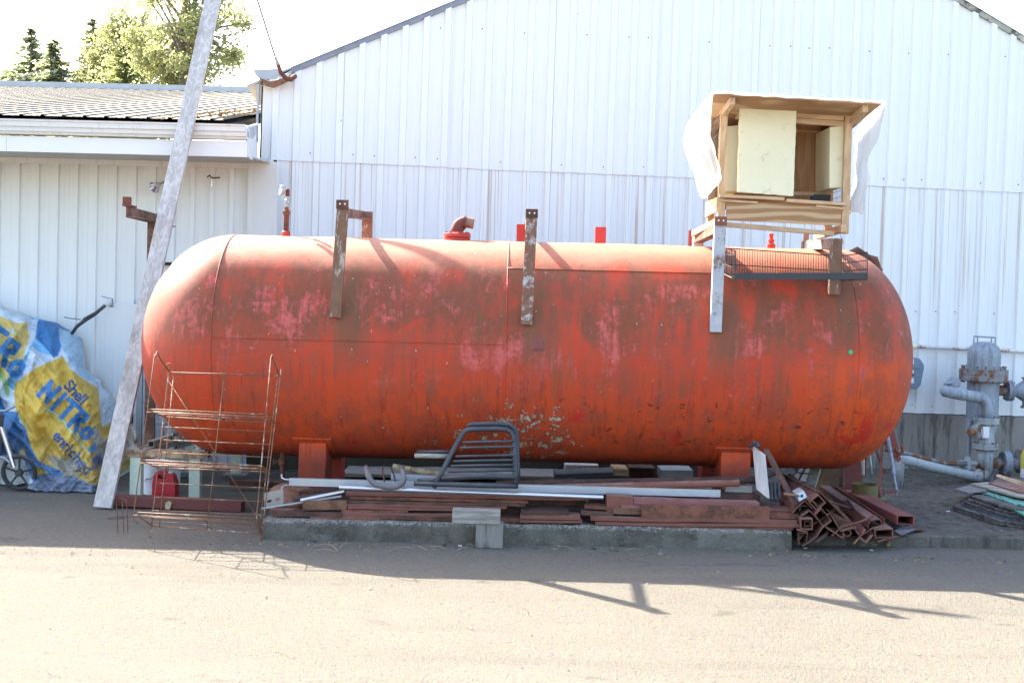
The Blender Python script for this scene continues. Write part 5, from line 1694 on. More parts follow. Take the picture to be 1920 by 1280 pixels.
bmesh.ops.triangle_fill(bm, use_beauty=True, edges=ed)
r = bmesh.ops.extrude_face_region(bm, geom=bm.faces[:])
for v in [g for g in r['geom'] if isinstance(g, bmesh.types.BMVert)]: v.co.y += .008
bm.verts.index_update()
m = MB(); m.v = [tuple(v.co) for v in bm.verts]; m.f = [tuple(v.index for v in f.verts) for f in bm.faces]; m.mi = [0] * len(m.f); bm.free()
mk('plate', m, MA['castor'], sp)
m = MB(); m.tube([W(528, 889, 8.9), W(529, 895, 8.88), W(534, 898, 8.86), W(543, 899, 8.84)], .006, 6); m.tube([W(527, 919, 8.76), W(529, 912, 8.78), W(534, 909, 8.8), (W(542, 909, 8.82))], .005, 6)
mk('hook_rod', m, MA['galv'], sp)
# U-shaped bent bar
U_ = [(686, 876), (689, 888), (694, 899), (703, 908), (715, 911), (730, 913.5), (745, 912), (754, 906), (758, 897), (756, 888), (753, 877)]
m = MB(); m.tube([W(x, y, 8.63 + (.10 if i in (0, 10) else .03 if i in (1, 9) else 0)) for i, (x, y) in enumerate(U_)], .020, 12); tag(mk('bent_bar', m, MA['grey_pipe'], smooth='all'), 'grey U shaped bent bar lying on the scrap stack', 'bent bar')
for k, (a, b, c_) in enumerate((((719, 873), (717, 885), (721, 902)), ((732, 874), (738, 888), (741, 902)))):
    m = MB(); m.tube([W(*a, 8.86), W(*b, 8.82), W(*c_, 8.78)], .006, 6)
    tag(mk('steel_rod', m, MA['rust_d']), ['left of two thin dark curved rods inside the bent bar', 'right of two thin dark curved rods inside the bent bar'][k], 'rod')
bar((737, 874), (828, 889), 11, 9.05, 9.0, 0, rusty('yellow_pipe', (.36, .31, .16), (.17, .09, .05), .5, .7), 'yellow_pipe', 'yellow and rust pipe under the tank behind the bent bar', 'pipe', prof='pipe')
bar((733, 893), (820, 898), 12, 8.95, 8.95, .1, MA['galv'], 'grey_channel', 'pale grey metal trough under the yellow pipe', 'steel channel')
# black grille guard
gg = root('grille_guard', W(890, 915, 8.70), 'black tubular grille guard leaning against the tank belly', 'grille guard')
def gt(name, pts, r=.017, seg=12, mat=None):
    m = MB(); m.tube([W(*p) for p in pts], r, seg); mk(name, m, mat or MA['black_paint'], gg, smooth='all')
gy = lambda y: 8.60 + (905 - y) * .0012
def arch(dx, dy, dY):
    P = [(815, 905), (832, 873), (850, 838), (868, 806), (874, 799), (883, 796), (905, 795), (935, 795), (952, 796), (961, 801), (966, 810), (967, 830), (968, 870), (969, 906)]
    return [(x + dx, y + dy, gy(y) + dY) for x, y in P]
gt('outer_tube', arch(2, 0, .05)[4:], .0185)
gt('inner_tube', arch(-2, 9, -.02), .0175)
for ya, xa in ((828, 868), (838, 863), (854, 855), (863, 851), (872, 846), (882, 840)):
    gt('cross_bar', [(xa - 1, ya + 1.5, gy(ya) - .02), (912, ya, gy(ya) - .02), (966, ya - 1, gy(ya) - .02)], .0095, 8)
gt('cross_bar', [(828, 896, 8.60), (905, 892, 8.60), (968, 894, 8.60)], .020)
gt('base_tube', [(776, 906, 8.58), (840, 908, 8.58), (905, 910, 8.58), (968, 911, 8.58)], .0165)
gt('base_tube', [(783, 901, 8.66), (850, 899, 8.66)], .014)
gt('side_tube', [(782, 847, 8.80), (848, 847, 8.72)], .013)
gt('side_tube', [(778, 854, 8.72), (840, 855, 8.67)], .0165, 12, MA['grey_wood'])
# block of wood on a concrete stub in front of the curb
m = MB(); a = W(892, 1032, 8.47); m.box(W(892, 1010, 8.44).x, W(943, 1010, 8.44).x, 8.40, 8.53, 0, W(915, 982, 8.40).z)
tag(mk('concrete_block', m, MA['found'], bevel=.008), 'upright concrete block standing in front of the long curb', 'block')
zb_ = W(915, 982, 8.40).z
m = MB(); m.box(W(848, 970, 8.40).x, W(938, 970, 8.40).x, 8.385, 8.50, zb_ + .001, zb_ + .09)
tag(mk('wood_block', m, MA['grey_wood'], bevel=.005), 'weathered grey timber block lying on the upright concrete block', 'wood block')

# ---- leaning pieces by the right saddle leg
m = MB(); m.solid([W(1411, 838, 8.92), W(1432, 853, 8.80), W(1440, 934, 8.70), W(1418, 916, 8.80)], (.012, .006, .004))
tag(mk('leaning_board', m, MA['board']), 'pale wooden board leaning beside the right saddle leg', 'board')
m = MB(); m.beam(W(1436, 842, 8.86), W(1492, 947, 8.62), .012, .05, side=(.6, -.8, 0)); tag(mk('steel_strap', m, MA['rust_d']), 'dark flat steel strap leaning right of the pale board', 'strap')
m = MB(); m.tube([W(1405, 838, 8.9), W(1420, 830, 8.86), W(1424, 838, 8.84)], .012, 6); m.tube([W(1412, 826, 8.88), W(1420, 838, 8.86)], .01, 6); tag(mk('clamp_bar', m, MA['black_paint']), 'black clamp on the top corner of the leaning board', 'clamp')
m = MB()
for k, x in enumerate((1446, 1453, 1461)):
    m.tube([W(x - 2, 905, 8.85), W(x, 925 + k * 3, 8.80), W(x + 1, 938, 8.76)], .012, 8)
m.tube([W(1440, 892, 8.84), W(1458, 885, 8.84)], .016, 8)
tag(mk('tool_bundle', m, MA['black_paint']), 'bundle of black tool handles between the board and strap', 'tools')

# ---- heap of tubes and channels at the right end, running back under the tank
def hollow(name, corners, Y0, back, Yb, mat, label, cat='steel tube', wall=.006, open_=True):
    """corners: picture points of the near end (in order); back: picture point of the far end's centre"""
    P = [W(x, y, Y0) for x, y in corners]
    c = sum(P, Vector()) / len(P)
    d = W(back[0], back[1], Yb) - c
    inn = [p + (c - p).normalized() * wall * 1.6 for p in P]
    n = len(P)
    vs = P + [p + d for p in P] + inn + [p + d for p in inn]
    fs = []
    for i in range(n):
        j = (i + 1) % n
        fs += [(i, j, n + j, n + i), (2 * n + i, 2 * n + j, 3 * n + j, 3 * n + i), (i, j, 2 * n + j, 2 * n + i), (n + i, n + j, 3 * n + j, 3 * n + i)]
    m = MB(); m.q(vs, fs)
    return tag(mk(name, m, mat), label, cat)
def lipped(name, prof_px, Y0, back, Yb, mat, label, cat='steel channel', th=.006):
    """open profile (picture points) extruded back with thickness"""
    P = [W(x, y, Y0) for x, y in prof_px]
    c = sum(P, Vector()) / len(P)
    d = W(back[0], back[1], Yb) - c
    m = MB()
    for i in range(len(P) - 1):
        a, b = P[i], P[i + 1]
        e = (b - a).normalized(); nrm = e.cross(d).normalized() * th
        m.hexa([a, b, b + d, a + d, a + nrm, b + nrm, b + d + nrm, a + d + nrm])
    return tag(mk(name, m, mat), label, cat)
hollow('square_tube', [(1516, 941), (1535, 926), (1549, 942), (1531, 957)], 8.62, (1478, 900), 9.7, MA['rust_dust'], 'rusty square tube on top of the right scrap heap')
hollow('square_tube', [(1527, 964), (1540, 951), (1560, 976), (1544, 989)], 8.58, (1500, 918), 9.6, MA['rust_dust'], 'rusty square tube below the top one in the right scrap heap')
hollow('square_tube', [(1501, 972), (1524, 972), (1524, 993), (1501, 993)], 8.56, (1470, 930), 9.4, MA['rust_dust'], 'upright square tube at the left of the right scrap heap')
hollow('square_tube', [(1508, 976), (1520, 976), (1520, 987), (1508, 987)], 8.58, (1480, 935), 9.3, MA['rust'], 'small square tube nested inside a larger one in the heap', wall=.004)
hollow('rectangular_tube', [(1682, 966), (1715, 967), (1714, 984), (1681, 982)], 8.95, (1596, 925), 10.6, MA['rust_red'], 'big dark red rectangular tube at the right of the scrap heap')
hollow('rectangular_tube', [(1640, 993), (1675, 991), (1675, 1007), (1640, 1009)], 8.66, (1590, 945), 10.1, MA['rust_dust'], 'dusty rectangular tube low in the right scrap heap')
hollow('round_tube', [(1588 + 9 * math.cos(a), 999 + 7 * math.sin(a)) for a in [k * math.pi / 6 for k in range(12)]], 8.62, (1545, 950), 9.8, MA['rust_dust'], 'round rusty tube at the bottom of the right scrap heap', 'pipe', .005)
lipped('angle_iron', [(1486, 962), (1509, 939), (1522, 954)], 8.60, (1470, 912), 9.6, MA['rust'], 'rusty angle iron with peak up at the left of the heap', 'angle iron')
lipped('angle_iron', [(1503, 968), (1518, 958), (1532, 974)], 8.59, (1485, 925), 9.5, MA['rust_dust'], 'dusty angle iron above the upright square tube', 'angle iron')
lipped('angle_iron', [(1500, 958), (1502, 949), (1513, 949)], 8.62, (1480, 920), 9.4, MA['rust_d'], 'small dark angle iron under the peaked one', 'angle iron')
lipped('steel_channel', [(1499, 1022), (1499, 1000), (1514, 1000), (1510, 1020)], 8.56, (1470, 955), 9.4, MA['rust_d'], 'dark channel standing lowest at the left of the heap')
lipped('steel_channel', [(1506, 1024), (1531, 1007), (1546, 985)], 8.56, (1490, 955), 9.5, MA['rust_dust'], 'bent dusty channel lowest under the square tubes')
lipped('steel_channel', [(1495, 994), (1512, 998), (1513, 1001)], 8.55, (1480, 965), 9.2, MA['pink_ox'], 'pinkish flat strip under the upright square tube', 'steel strip')
lipped('steel_channel', [(1548, 989), (1581, 1010), (1584, 1001)], 8.57, (1520, 945), 9.6, MA['rust_dust'], 'shallow dusty channel under the wide flat plate')
lipped('steel_channel', [(1560, 970), (1576, 996), (1607, 990)], 8.60, (1530, 925), 9.8, MA['rust_lt'], 'wide flat plate with turned edge in the middle of the heap')
lipped('steel_channel', [(1590, 974), (1538, 922), (1532, 921)], 8.66, (1470, 896), 9.9, MA['rust_lt'], 'long thin light rust strip lying diagonally over the heap', 'steel strip', .005)
lipped('steel_channel', [(1628, 990), (1632, 976), (1650, 974), (1655, 984)], 8.72, (1545, 916), 10.4, MA['rust_dust'], 'long dusty pink channel running back beside the diagonal strip')
lipped('steel_channel', [(1650, 984), (1658, 984), (1659, 972)], 8.78, (1560, 915), 10.3, MA['rust_red'], 'dark red bar between the long channel and the big tube', 'steel bar')
lipped('angle_iron', [(1604, 996), (1614, 1005), (1624, 992)], 8.60, (1575, 950), 9.9, MA['pink_ox'], 'small pinkish angle iron pointing down in the heap', 'angle iron')
lipped('flat_plate', [(1610, 1008), (1624, 1018), (1637, 1004)], 8.58, (1600, 970), 9.3, MA['pink_ox'], 'short pink plate sticking out lowest at the front of the heap', 'steel plate', .009)
lipped('angle_iron', [(1624, 984), (1648, 1018), (1650, 1017)], 8.60, (1600, 950), 9.6, MA['rust_d'], 'thin dark strip hanging off the front of the heap', 'steel strip', .004)
m = MB(); m.solid([W(1676, 996, 8.80), W(1690, 1005, 8.76), W(1716, 994, 8.86), W(1700, 984, 9.0)], (0, 0, .008)); tag(mk('dark_plate', m, MA['black_paint']), 'dark flat plate lying in front of the big red tube', 'steel plate')
m = MB(); m.solid([W(1690, 992, 8.9), W(1705, 996, 8.85), W(1736, 993, 8.95), W(1720, 986, 9.1)], (0, 0, .006)); tag(mk('dark_plate', m, MA['rust_d']), 'thin rusty plate lying right of the dark flat plate', 'steel plate')
# bent thin strips and rods tangled over the heap
tang = [
    ([(1496, 1012), (1520, 985), (1548, 968), (1570, 950)], 8.60, .05, .010, 'rust_lt', 'thin bent light rust strap curling over the left of the heap', 'strap'),
    ([(1560, 1004), (1580, 986), (1612, 978), (1640, 966)], 8.58, .06, .008, 'rust', 'bent rusty rod lying across the middle of the heap', 'rod'),
    ([(1600, 1020), (1618, 1000), (1640, 988), (1662, 985)], 8.56, .04, .006, 'straw_rust', 'thin wire loop sticking out of the front of the heap', 'wire'),
    ([(1530, 1016), (1545, 1004), (1556, 992), (1575, 990)], 8.55, .05, .012, 'rust_d', 'dark twisted bar low in the heap', 'steel bar'),
    ([(1645, 1014), (1668, 1008), (1690, 1004), (1720, 1001)], 8.62, .10, .007, 'rust', 'thin rusty rod lying on the ground right of the heap', 'rod'),
    ([(1505, 945), (1540, 935), (1590, 950), (1628, 968)], 8.70, .25, .008, 'rust_d', 'long dark wire running along the top of the heap', 'wire'),
    ([(1470, 925), (1500, 930), (1525, 940), (1545, 962)], 8.62, .02, .009, 'rust_lt', 'bent light rust bar hooked over the top square tube', 'steel bar'),
]
MA['straw_rust'] = MA['rust_lt']
for pts_, Y_, dY, r_, mt, lab, cat in tang:
    m = MB(); n_ = len(pts_)
    P_ = [W(x_, y_, Y_ + dY * i / n_ * 4) for i, (x_, y_) in enumerate(pts_)]
    Q_ = []
    for i in range(n_ - 1):
        for k_ in range(4): Q_.append(P_[i].lerp(P_[i + 1], k_ / 4) + Vector((0, 0, .008 * nz(i * 4 + k_, r_ * 900))))
    Q_.append(P_[-1])
    m.tube(Q_, r_, 6); tag(mk('bent_' + cat.replace(' ', '_'), m, MA[mt]), lab, cat)
# fill of broken scrap under the heap
m = MB()
for k in range(60):
    x = rr.uniform(1496, 1690); y = rr.uniform(985, 1012)
    p = G(x, y + 8); p.y += .12
    a = rr.uniform(-.5, .5); L = rr.uniform(.12, .5)
    dv = Vector((-.35 + rr.uniform(-.3, .3), 1, rr.uniform(0, .05))).normalized()
    m.beam(Vector((p.x, p.y, .02 + rr.random() * .04)), Vector((p.x, p.y, .03)) + dv * L, rr.uniform(.03, .09), rr.uniform(.006, .02))
so = mk('scrap_bits', m, MA['rust_d']); so['kind'] = 'stuff'; tag(so, 'small broken rusty bits under the right scrap heap', 'scrap')
# electrical box
eb = root('junction_box', W(1503, 940, 8.66), 'small grey metal junction box with a round knockout on the heap', 'junction box')
P = [W(1493, 926, 8.64), W(1507, 919, 8.64), W(1514, 931, 8.62), W(1499, 940, 8.62)]
m = MB(); m.solid(P, (-.02, .05, .015)); mk('body', m, MA['galv'], eb, bevel=.002)
cc = sum(P, Vector()) / 4; e1 = (P[1] - P[0]).normalized(); e2 = (P[3] - P[0]).normalized()
m = MB(); m.q([cc + Vector((0, -.003, 0)) + (e1 * math.cos(a) + e2 * math.sin(a)) * .010 for a in [k * math.pi / 6 for k in range(12)]], [tuple(range(12))]); mk('knockout', m, MA['dark'], eb)
# leaning window sash under the tank
ws2 = root('window_sash', W(1500, 900, 10.0), 'small paned window sash leaning under the right end of the tank', 'window')
MA['pane'] = dusty('pane', (.55, .56, .55), .1, .15, dust_amt=.1)
Q = [W(1482, 898, 9.95), W(1503, 872, 10.15), W(1524, 872, 10.15), W(1513, 905, 9.95)]
for i in range(2):
    for j in range(2):
        f = lambda u, v: (Q[0].lerp(Q[1], v)).lerp(Q[3].lerp(Q[2], v), u)
        m = MB(); m.solid([f(i / 2 + .04, j / 2 + .04), f(i / 2 + .46, j / 2 + .04), f(i / 2 + .46, j / 2 + .46), f(i / 2 + .04, j / 2 + .46)], (0, .006, 0)); mk('pane', m, MA['pane'], ws2)
m = MB()
for u in (0, .5, 1): m.tube([Q[0].lerp(Q[3], u), Q[1].lerp(Q[2], u)], .007, 4)
for v in (0, .5, 1): m.tube([Q[0].lerp(Q[1], v), Q[3].lerp(Q[2], v)], .007, 4)
mk('glazing_bar', m, MA['rust_d'], ws2)
m = MB(); m.beam(W(1532, 872, 9.9), W(1520, 912, 9.7), .07, .03); tag(mk('leaning_timber', m, MA['grey_wood']), 'dark grey timber leaning beside the window sash under the tank', 'timber')
# odd things in the dark under the tank
m = MB(); m.box(-2.35, .55, 11.40, 11.46, .072, .56); tag(mk('darkening_board', m, dusty('darkening_olive', (.05, .048, .034), .3, .85, dust_amt=.2)), 'long dark olive board added far back to darken under the tank', 'board')  # dark boards added to deepen the gloom behind the scrap
m = MB(); m.box(.58, 2.0, 11.30, 11.36, .072, .52); tag(mk('darkening_board', m, dusty('darkening_brown', (.055, .042, .032), .3, .85, dust_amt=.2)), 'dark brown board added far back to darken under the right half of the tank', 'board')
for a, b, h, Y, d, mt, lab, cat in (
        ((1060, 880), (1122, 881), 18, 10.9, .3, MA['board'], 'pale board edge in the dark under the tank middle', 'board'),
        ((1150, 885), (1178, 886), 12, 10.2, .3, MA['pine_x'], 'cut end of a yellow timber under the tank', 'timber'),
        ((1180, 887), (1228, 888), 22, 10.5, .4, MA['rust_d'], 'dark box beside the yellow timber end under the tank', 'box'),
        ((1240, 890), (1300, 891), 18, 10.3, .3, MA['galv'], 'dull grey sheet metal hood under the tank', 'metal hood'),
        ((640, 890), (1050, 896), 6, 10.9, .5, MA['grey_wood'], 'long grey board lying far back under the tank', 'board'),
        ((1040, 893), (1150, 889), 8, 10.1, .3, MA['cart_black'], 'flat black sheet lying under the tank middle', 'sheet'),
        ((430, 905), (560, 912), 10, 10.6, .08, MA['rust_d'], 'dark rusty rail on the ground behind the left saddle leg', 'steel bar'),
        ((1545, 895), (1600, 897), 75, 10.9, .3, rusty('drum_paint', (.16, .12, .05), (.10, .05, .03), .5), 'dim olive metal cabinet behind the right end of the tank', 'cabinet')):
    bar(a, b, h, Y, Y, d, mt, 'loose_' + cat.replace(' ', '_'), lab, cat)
# ================================================================== filter vessel and pipework on the right
def m_greypaint(name, col, amt):
    t = NT(name)
    p = t.pos()
    a = t.noise(p, 6, 6, .62); b = t.noise(p, 40, 4, .6); r = t.noise(t.scale(p, (1, 1, .5), (2, 3, 1)), 9, 6, .65)
    c = t.mix(a, tuple(x * .82 for x in col), tuple(x * 1.12 for x in col))
    c = t.mix(t.mul(t.step(t.noise(t.scale(p, (9, 9, .9)), 2, 6, .65), .47, .66), .60), c, (.13, .12, .11))
    c = t.mix(t.mul(t.step(b, .58, .70), .5), c, (.52, .52, .50))
    c = t.mix(t.step(r, 1 - amt, 1 - amt + .05), c, t.mix(b, (.10, .045, .025), (.24, .11, .05)))
    return t.fin(c, .5, 0, t.bump(t.add(b, t.mul(r, .6)), .5, .006), .3)
MA['gp'] = m_greypaint('grey_blue_paint', (.28, .325, .375), .34)
MA['gp2'] = m_greypaint('pale_grey_paint', (.34, .37, .38), .40)
MA['gpd'] = m_greypaint('rust_worn_paint', (.22, .22, .23), .52)
VY = 12.02; RYp = 11.66
ves = root('filter_vessel', (W(1842, 800, VY).x, VY, PADZ), 'grey blue domed filter vessel with bolted flange by the wall', 'vessel')
px2 = VY / F
vc = W(1842, 760, VY); vx = vc.x
vz = lambda py: W(1842, py, VY).z
rb = 29 * px2; rd_ = 30 * px2
m = MB(); m.lathe((vx, VY, 0), [(.02, vz(822)), (rb * .6, vz(818)), (rb * .95, vz(806)), (rb, vz(795)), (rb, vz(714))], 36); mk('body', m, MA['gp'], ves, smooth=True)
m = MB(); m.lathe((vx, VY, 0), [(rd_, vz(692)), (rd_, vz(672)), (rd_ * 1.01, vz(668)), (rd_, vz(666)), (rd_ * .99, vz(662)), (rd_ * .90, vz(651)), (rd_ * .66, vz(644)), (rd_ * .3, vz(640.5)), (.004, vz(640))], 36); mk('dome', m, MA['gp'], ves, smooth=True)
fr = 44 * px2
m = MB(); m.lathe((vx, VY, 0), [(rb, vz(713)), (fr, vz(713)), (fr, vz(703.5)), (fr * .985, vz(703)), (fr * .985, vz(702)), (fr, vz(701.5)), (fr, vz(692)), (rb, vz(692))], 40); fl = mk('flange', m, MA['gpd'], ves, smooth=True)
for k in range(16):
    a = (k + .35) * math.pi / 8
    m = MB(); q = Vector((vx + fr * .88 * math.cos(a), VY + fr * .88 * math.sin(a), 0))
    m.lathe(q + Vector((0, 0, vz(717))), [(.012, 0), (.012, .01), (.007, .012), (.007, vz(686) - vz(717) - .01), (.012, vz(686) - vz(717) - .01), (.012, vz(686) - vz(717) + .002)], 6); mk('bolt', m, MA['gpd'], fl)
for y in (-.05, .05):
    m = MB(); w_ = .085
    m.tube([(vx - w_, VY + y, vz(648)), (vx - w_, VY + y, vz(631)), (vx + w_ * .95, VY + y, vz(632)), (vx + w_ * .95, VY + y, vz(650))], .0085, 8); mk('lifting_handle', m, MA['gp'], ves)
c = W(1858, 741, VY - rb - .004)
m = MB(); m.box(c.x - .04, c.x + .03, VY - rb * .93, VY - rb * .80, c.z - .05, c.z + .05); mk('name_plate', m, MA['gp'], ves)
for sx_ in (-.10, .10):
    m = MB(); m.tube([(vx + sx_, VY + .06, PADZ), (vx + sx_, VY + .06, vz(800))], .016, 8); mk('support_leg', m, MA['gp'], ves)
def flange_ring(c, r, t_, axis, mat, par, nb=8, name='flange'):
    m = MB(); m.lathe(c, [(r * .5, 0), (r, 0), (r, t_ * .45), (r * .97, t_ * .47), (r * .97, t_ * .53), (r, t_ * .55), (r, t_), (r * .5, t_)], 28, axis); f = mk(name, m, mat, par, smooth=True)
    ax = Vector(axis).normalized(); e1 = ax.orthogonal().normalized(); e2 = ax.cross(e1)
    for k in range(nb):
        a = (k + .5) * 2 * math.pi / nb
        m = MB(); m.lathe(Vector(c) + (e1 * math.cos(a) + e2 * math.sin(a)) * r * .84 - ax * .014, [(.010, 0), (.010, t_ + .028)], 6, axis); mk('bolt', m, MA['gpd'], f)
    return f
# outlet of the vessel to the right
oz = vz(731)
m = MB(); m.tube([(vx + rb * .9, VY, oz), (vx + rb + .10, VY, oz)], .050, 16); mk('nozzle', m, MA['gpd'], ves, smooth=True)
flange_ring((vx + rb + .075, VY, oz), .098, .05, (1, 0, 0), MA['gp'], ves)
m = MB(); m.lathe((vx + rb + .125, VY, oz), [(.045, 0), (.05, .03), (.095, .10), (.105, .16), (.105, .30)], 20, (1, 0, 0)); mk('reducer', m, MA['gp'], ves, smooth=True)
flange_ring((vx + rb + .40, VY, oz), .16, .06, (1, 0, 0), MA['gp'], ves)
m = MB(); m.lathe((vx + rb + .26, VY, oz + .06), [(.03, 0), (.03, .05), (.045, .052), (.045, .07)], 10); m.lathe((vx + rb + .26, VY, oz - .16), [(.045, 0), (.045, .02), (.03, .022), (.03, .07)], 10); mk('valve_cap', m, MA['gpd'], ves)
# front riser, elbow and the arm of pipe coming forward
pr = root('riser_pipe', (W(1848, 890, RYp).x, RYp, PADZ), 'grey riser pipe with valve and elbow in front of the vessel', 'pipework')
rx = W(1849, 800, RYp).x
rz = lambda py: W(1849, py, RYp).z
R1 = 20 / F * RYp * .95
pts = [W(1772, 733, RYp - .32), W(1800, 739, RYp - .2), W(1825, 743, RYp - .06)]
for k in range(7):
    a = k / 6 * math.pi / 2
    pts.append(Vector((rx - .085 + .085 * math.sin(a), RYp - .02 + .02 * math.sin(a), rz(745) - .12 * (1 - math.cos(a)))))
pts.append(Vector((rx, RYp, rz(783))))
m = MB(); m.tube(pts, .052, 18); mk('upper_arm', m, MA['gp'], pr, smooth='all')
m = MB(); m.lathe(W(1772, 733, RYp - .32), [(.05, -.0), (.04, .025), (.02, .038), (.0, .04)], 16, (-1, -.9, .02)); mk('arm_end', m, MA['gp'], pr, smooth='all')
flange_ring((rx, RYp, rz(794)), .112, rz(783) - rz(794), (0, 0, 1), MA['gp2'], pr)
m = MB(); m.lathe((rx, RYp, 0), [(.075, rz(832)), (.078, rz(826)), (.064, rz(818)), (.066, rz(806)), (.075, rz(799)), (.075, rz(794))], 24); mk('valve_body', m, MA['gp2'], pr, smooth=True)
m = MB(); m.lathe((rx - .05, RYp - .03, rz(808)), [(.045, 0), (.045, .05), (.07, .055), (.07, .075), (.05, .085)], 18, (-1, -.55, 0)); mk('valve_bonnet', m, MA['gp2'], pr, smooth=True)
m = MB(); m.lathe((rx - .14, RYp - .07, rz(809)), [(.03, 0), (.034, .02), (.034, .045), (.02, .05)], 12, (-1, -.3, 0)); mk('valve_stem', m, rusty('orange_cap', (.36, .15, .06), (.2, .09, .04), .5), pr, smooth=True)
m = MB(); c = Vector((rx - .035, RYp - .09, rz(808))); m.box(c.x - .03, c.x + .03, c.y - .01, c.y + .02, c.z - .055, c.z + .05); mk('valve_tag', m, MA['white_plastic'], pr, bevel=.004)
flange_ring((rx, RYp, rz(841)), .112, rz(831) - rz(841), (0, 0, 1), MA['gp2'], pr)
lo = []
for k in range(7):
    a = k / 6 * math.pi / 2
    lo.append(Vector((rx - .10 + .10 * math.cos(a), RYp - .04 + .04 * math.cos(a), rz(882) - .045 * math.sin(a) - .02 * 0)))
zlow = PADZ + .05
lo = [Vector((rx, RYp, rz(841))), Vector((rx, RYp, rz(878)))] + [Vector((rx - .11 * (1 - math.cos(k / 6 * math.pi / 2)), RYp - .05 * (1 - math.cos(k / 6 * math.pi / 2)), rz(878) + (zlow - rz(878)) * math.sin(k / 6 * math.pi / 2))) for k in range(1, 7)]
e2_ = W(1693, 862, 11.2)
lo += [lo[-1].lerp(e2_, f) for f in (.33, .66)] + [e2_ + Vector((.05, 0, -.004)), e2_, e2_ + Vector((-.03, -.005, -.03)), Vector((e2_.x - .035, e2_.y - .01, PADZ))]
m = MB(); m.tube(lo, [.075, .075] + [.066] * 4 + [.055, .046] + [.043] * 2 + [.042] * 4, 16); mk('lower_pipe', m, MA['gp2'], pr, smooth='all')
# side branch with flange and second valve to the right
bz = rz(868)
m = MB(); m.tube([(rx + .05, RYp, bz), (rx + .18, RYp, bz)], .052, 14); mk('branch', m, MA['gpd'], pr, smooth=True)
flange_ring((rx + .16, RYp, bz), .115, .06, (1, 0, 0), MA['gp'], pr)
m = MB(); m.lathe((rx + .22, RYp, bz), [(.05, 0), (.06, .06), (.085, .08), (.085, .16), (.06, .18), (.06, .3)], 18, (1, 0, 0)); m.lathe((rx + .32, RYp, bz + .05), [(.05, 0), (.055, .03), (.04, .08), (.02, .09)], 14); mk('branch_valve', m, MA['gpd'], pr, smooth=True)
# small bore line
m = MB(); m.tube([W(1660, 842, 11.3), W(1700, 850, 11.4), W(1770, 868, RYp - .05), W(1812, 868, RYp - .02)], .020, 10); mk('small_line', m, MA['gpd'], pr, smooth='all')
c = W(1814, 868, RYp)
m = MB(); m.tube([c + Vector((-.10, 0, 0)), c + Vector((.13, 0, 0))], .022, 10); m.lathe(c + Vector((-.075, 0, 0)), [(.03, 0), (.03, .04)], 6, (1, 0, 0)); m.lathe(c + Vector((.0, 0, -.06)), [(.028, 0), (.034, .03), (.034, .08), (.024, .12)], 10); mk('small_valve', m, MA['gp2'], pr, smooth=True)
xv_ = W(1817, 830, RYp + .12).x
m = MB(); m.tube([(xv_, RYp + .12, PADZ), (xv_, RYp + .12, W(1817, 800, RYp + .12).z)], .021, 12); m.tube([(xv_, RYp + .12, W(1817, 808, RYp + .12).z), (xv_, RYp + .12, W(1817, 786, RYp + .12).z)], .034, 12); mk('drain_pipe', m, MA['gp'], pr, smooth=True)
m = MB(); m.tube([(rx + .09, RYp + .1, PADZ), (rx + .09, RYp + .1, rz(795))], .028, 10); mk('back_pipe', m, MA['gp'], pr, smooth=True)
c = W(1800, 722, RYp)
m = MB(); m.lathe(c + Vector((.03, .25, 0)), [(.05, 0), (.05, .06), (.062, .065), (.062, .09), (.03, .10)], 16, (-.4, -1, .1)); m.tube([c + Vector((-.09, .18, 0)), c + Vector((-.02, .16, .01))], .014, 8); mk('side_port', m, MA['gp'], ves, smooth=True)

# ================================================================== wall pipe and gas meter
wp = root('wall_pipe', wall_pt(3.6, 1.4, .1), 'thin rusty white pipe running along the wall behind the vessel', 'pipe')
a = wuv(1706, 649, .07); b = wuv(1925, 659, .07)
m = MB(); m.tube([wall_pt(*a, .07), wall_pt(*b, .07), wall_pt(b[0] + 1, b[1] - .04, .07)], .017, 10); mk('pipe', m, rusty('white_rust_pipe', (.56, .53, .50), (.25, .12, .07), .42, .6, 0, 10), wp, smooth='all')
m = MB(); m.lathe(wall_pt(a[0] + .03, a[1], .07), [(.024, -.02), (.03, -.01), (.03, .02), (.022, .03)], 12, WU); m.tube([wall_pt(a[0] + .01, a[1], .07), wall_pt(a[0], a[1] - .02, .075), wall_pt(a[0], a[1] - .12, .075)], .022, 10); mk('elbow', m, MA['foam'], wp, smooth=True)
gmr = root('gas_meter', wall_pt(*wuv(1712, 730, .1), .1), 'blue grey gas meter on the wall at the right end of the tank', 'gas meter')
MA['meter'] = dusty('meter_blue', (.16, .22, .28), .15, .5, dust_amt=.15)
m = MB(); m.solid([wall_pt(*wuv(x, y, .05), .05) for x, y in ((1680, 668), (1714, 670), (1722, 682), (1722, 690), (1716, 720), (1708, 727), (1680, 727))], WN * .14); mk('body', m, MA['meter'], gmr, bevel=.01)
m = MB(); m.solid([wall_pt(*wuv(x, y, .19), .191) for x, y in ((1686, 684), (1723, 686), (1723, 690), (1686, 689))], WN * .012); mk('band', m, MA['meter'], gmr)
for y0, y1, mt in ((673, 682, 'white_plastic'), (693, 699, 'white_plastic'), (700, 704, 'rust_red'), (708, 718, 'white_plastic')):
    m = MB(); m.solid([wall_pt(*wuv(x, y, .19), .192) for x, y in ((1705, y0), (1713, y0 + .3), (1713, y1 + .3), (1705, y1))], WN * .003); mk('label_plate', m, MA[mt], gmr)

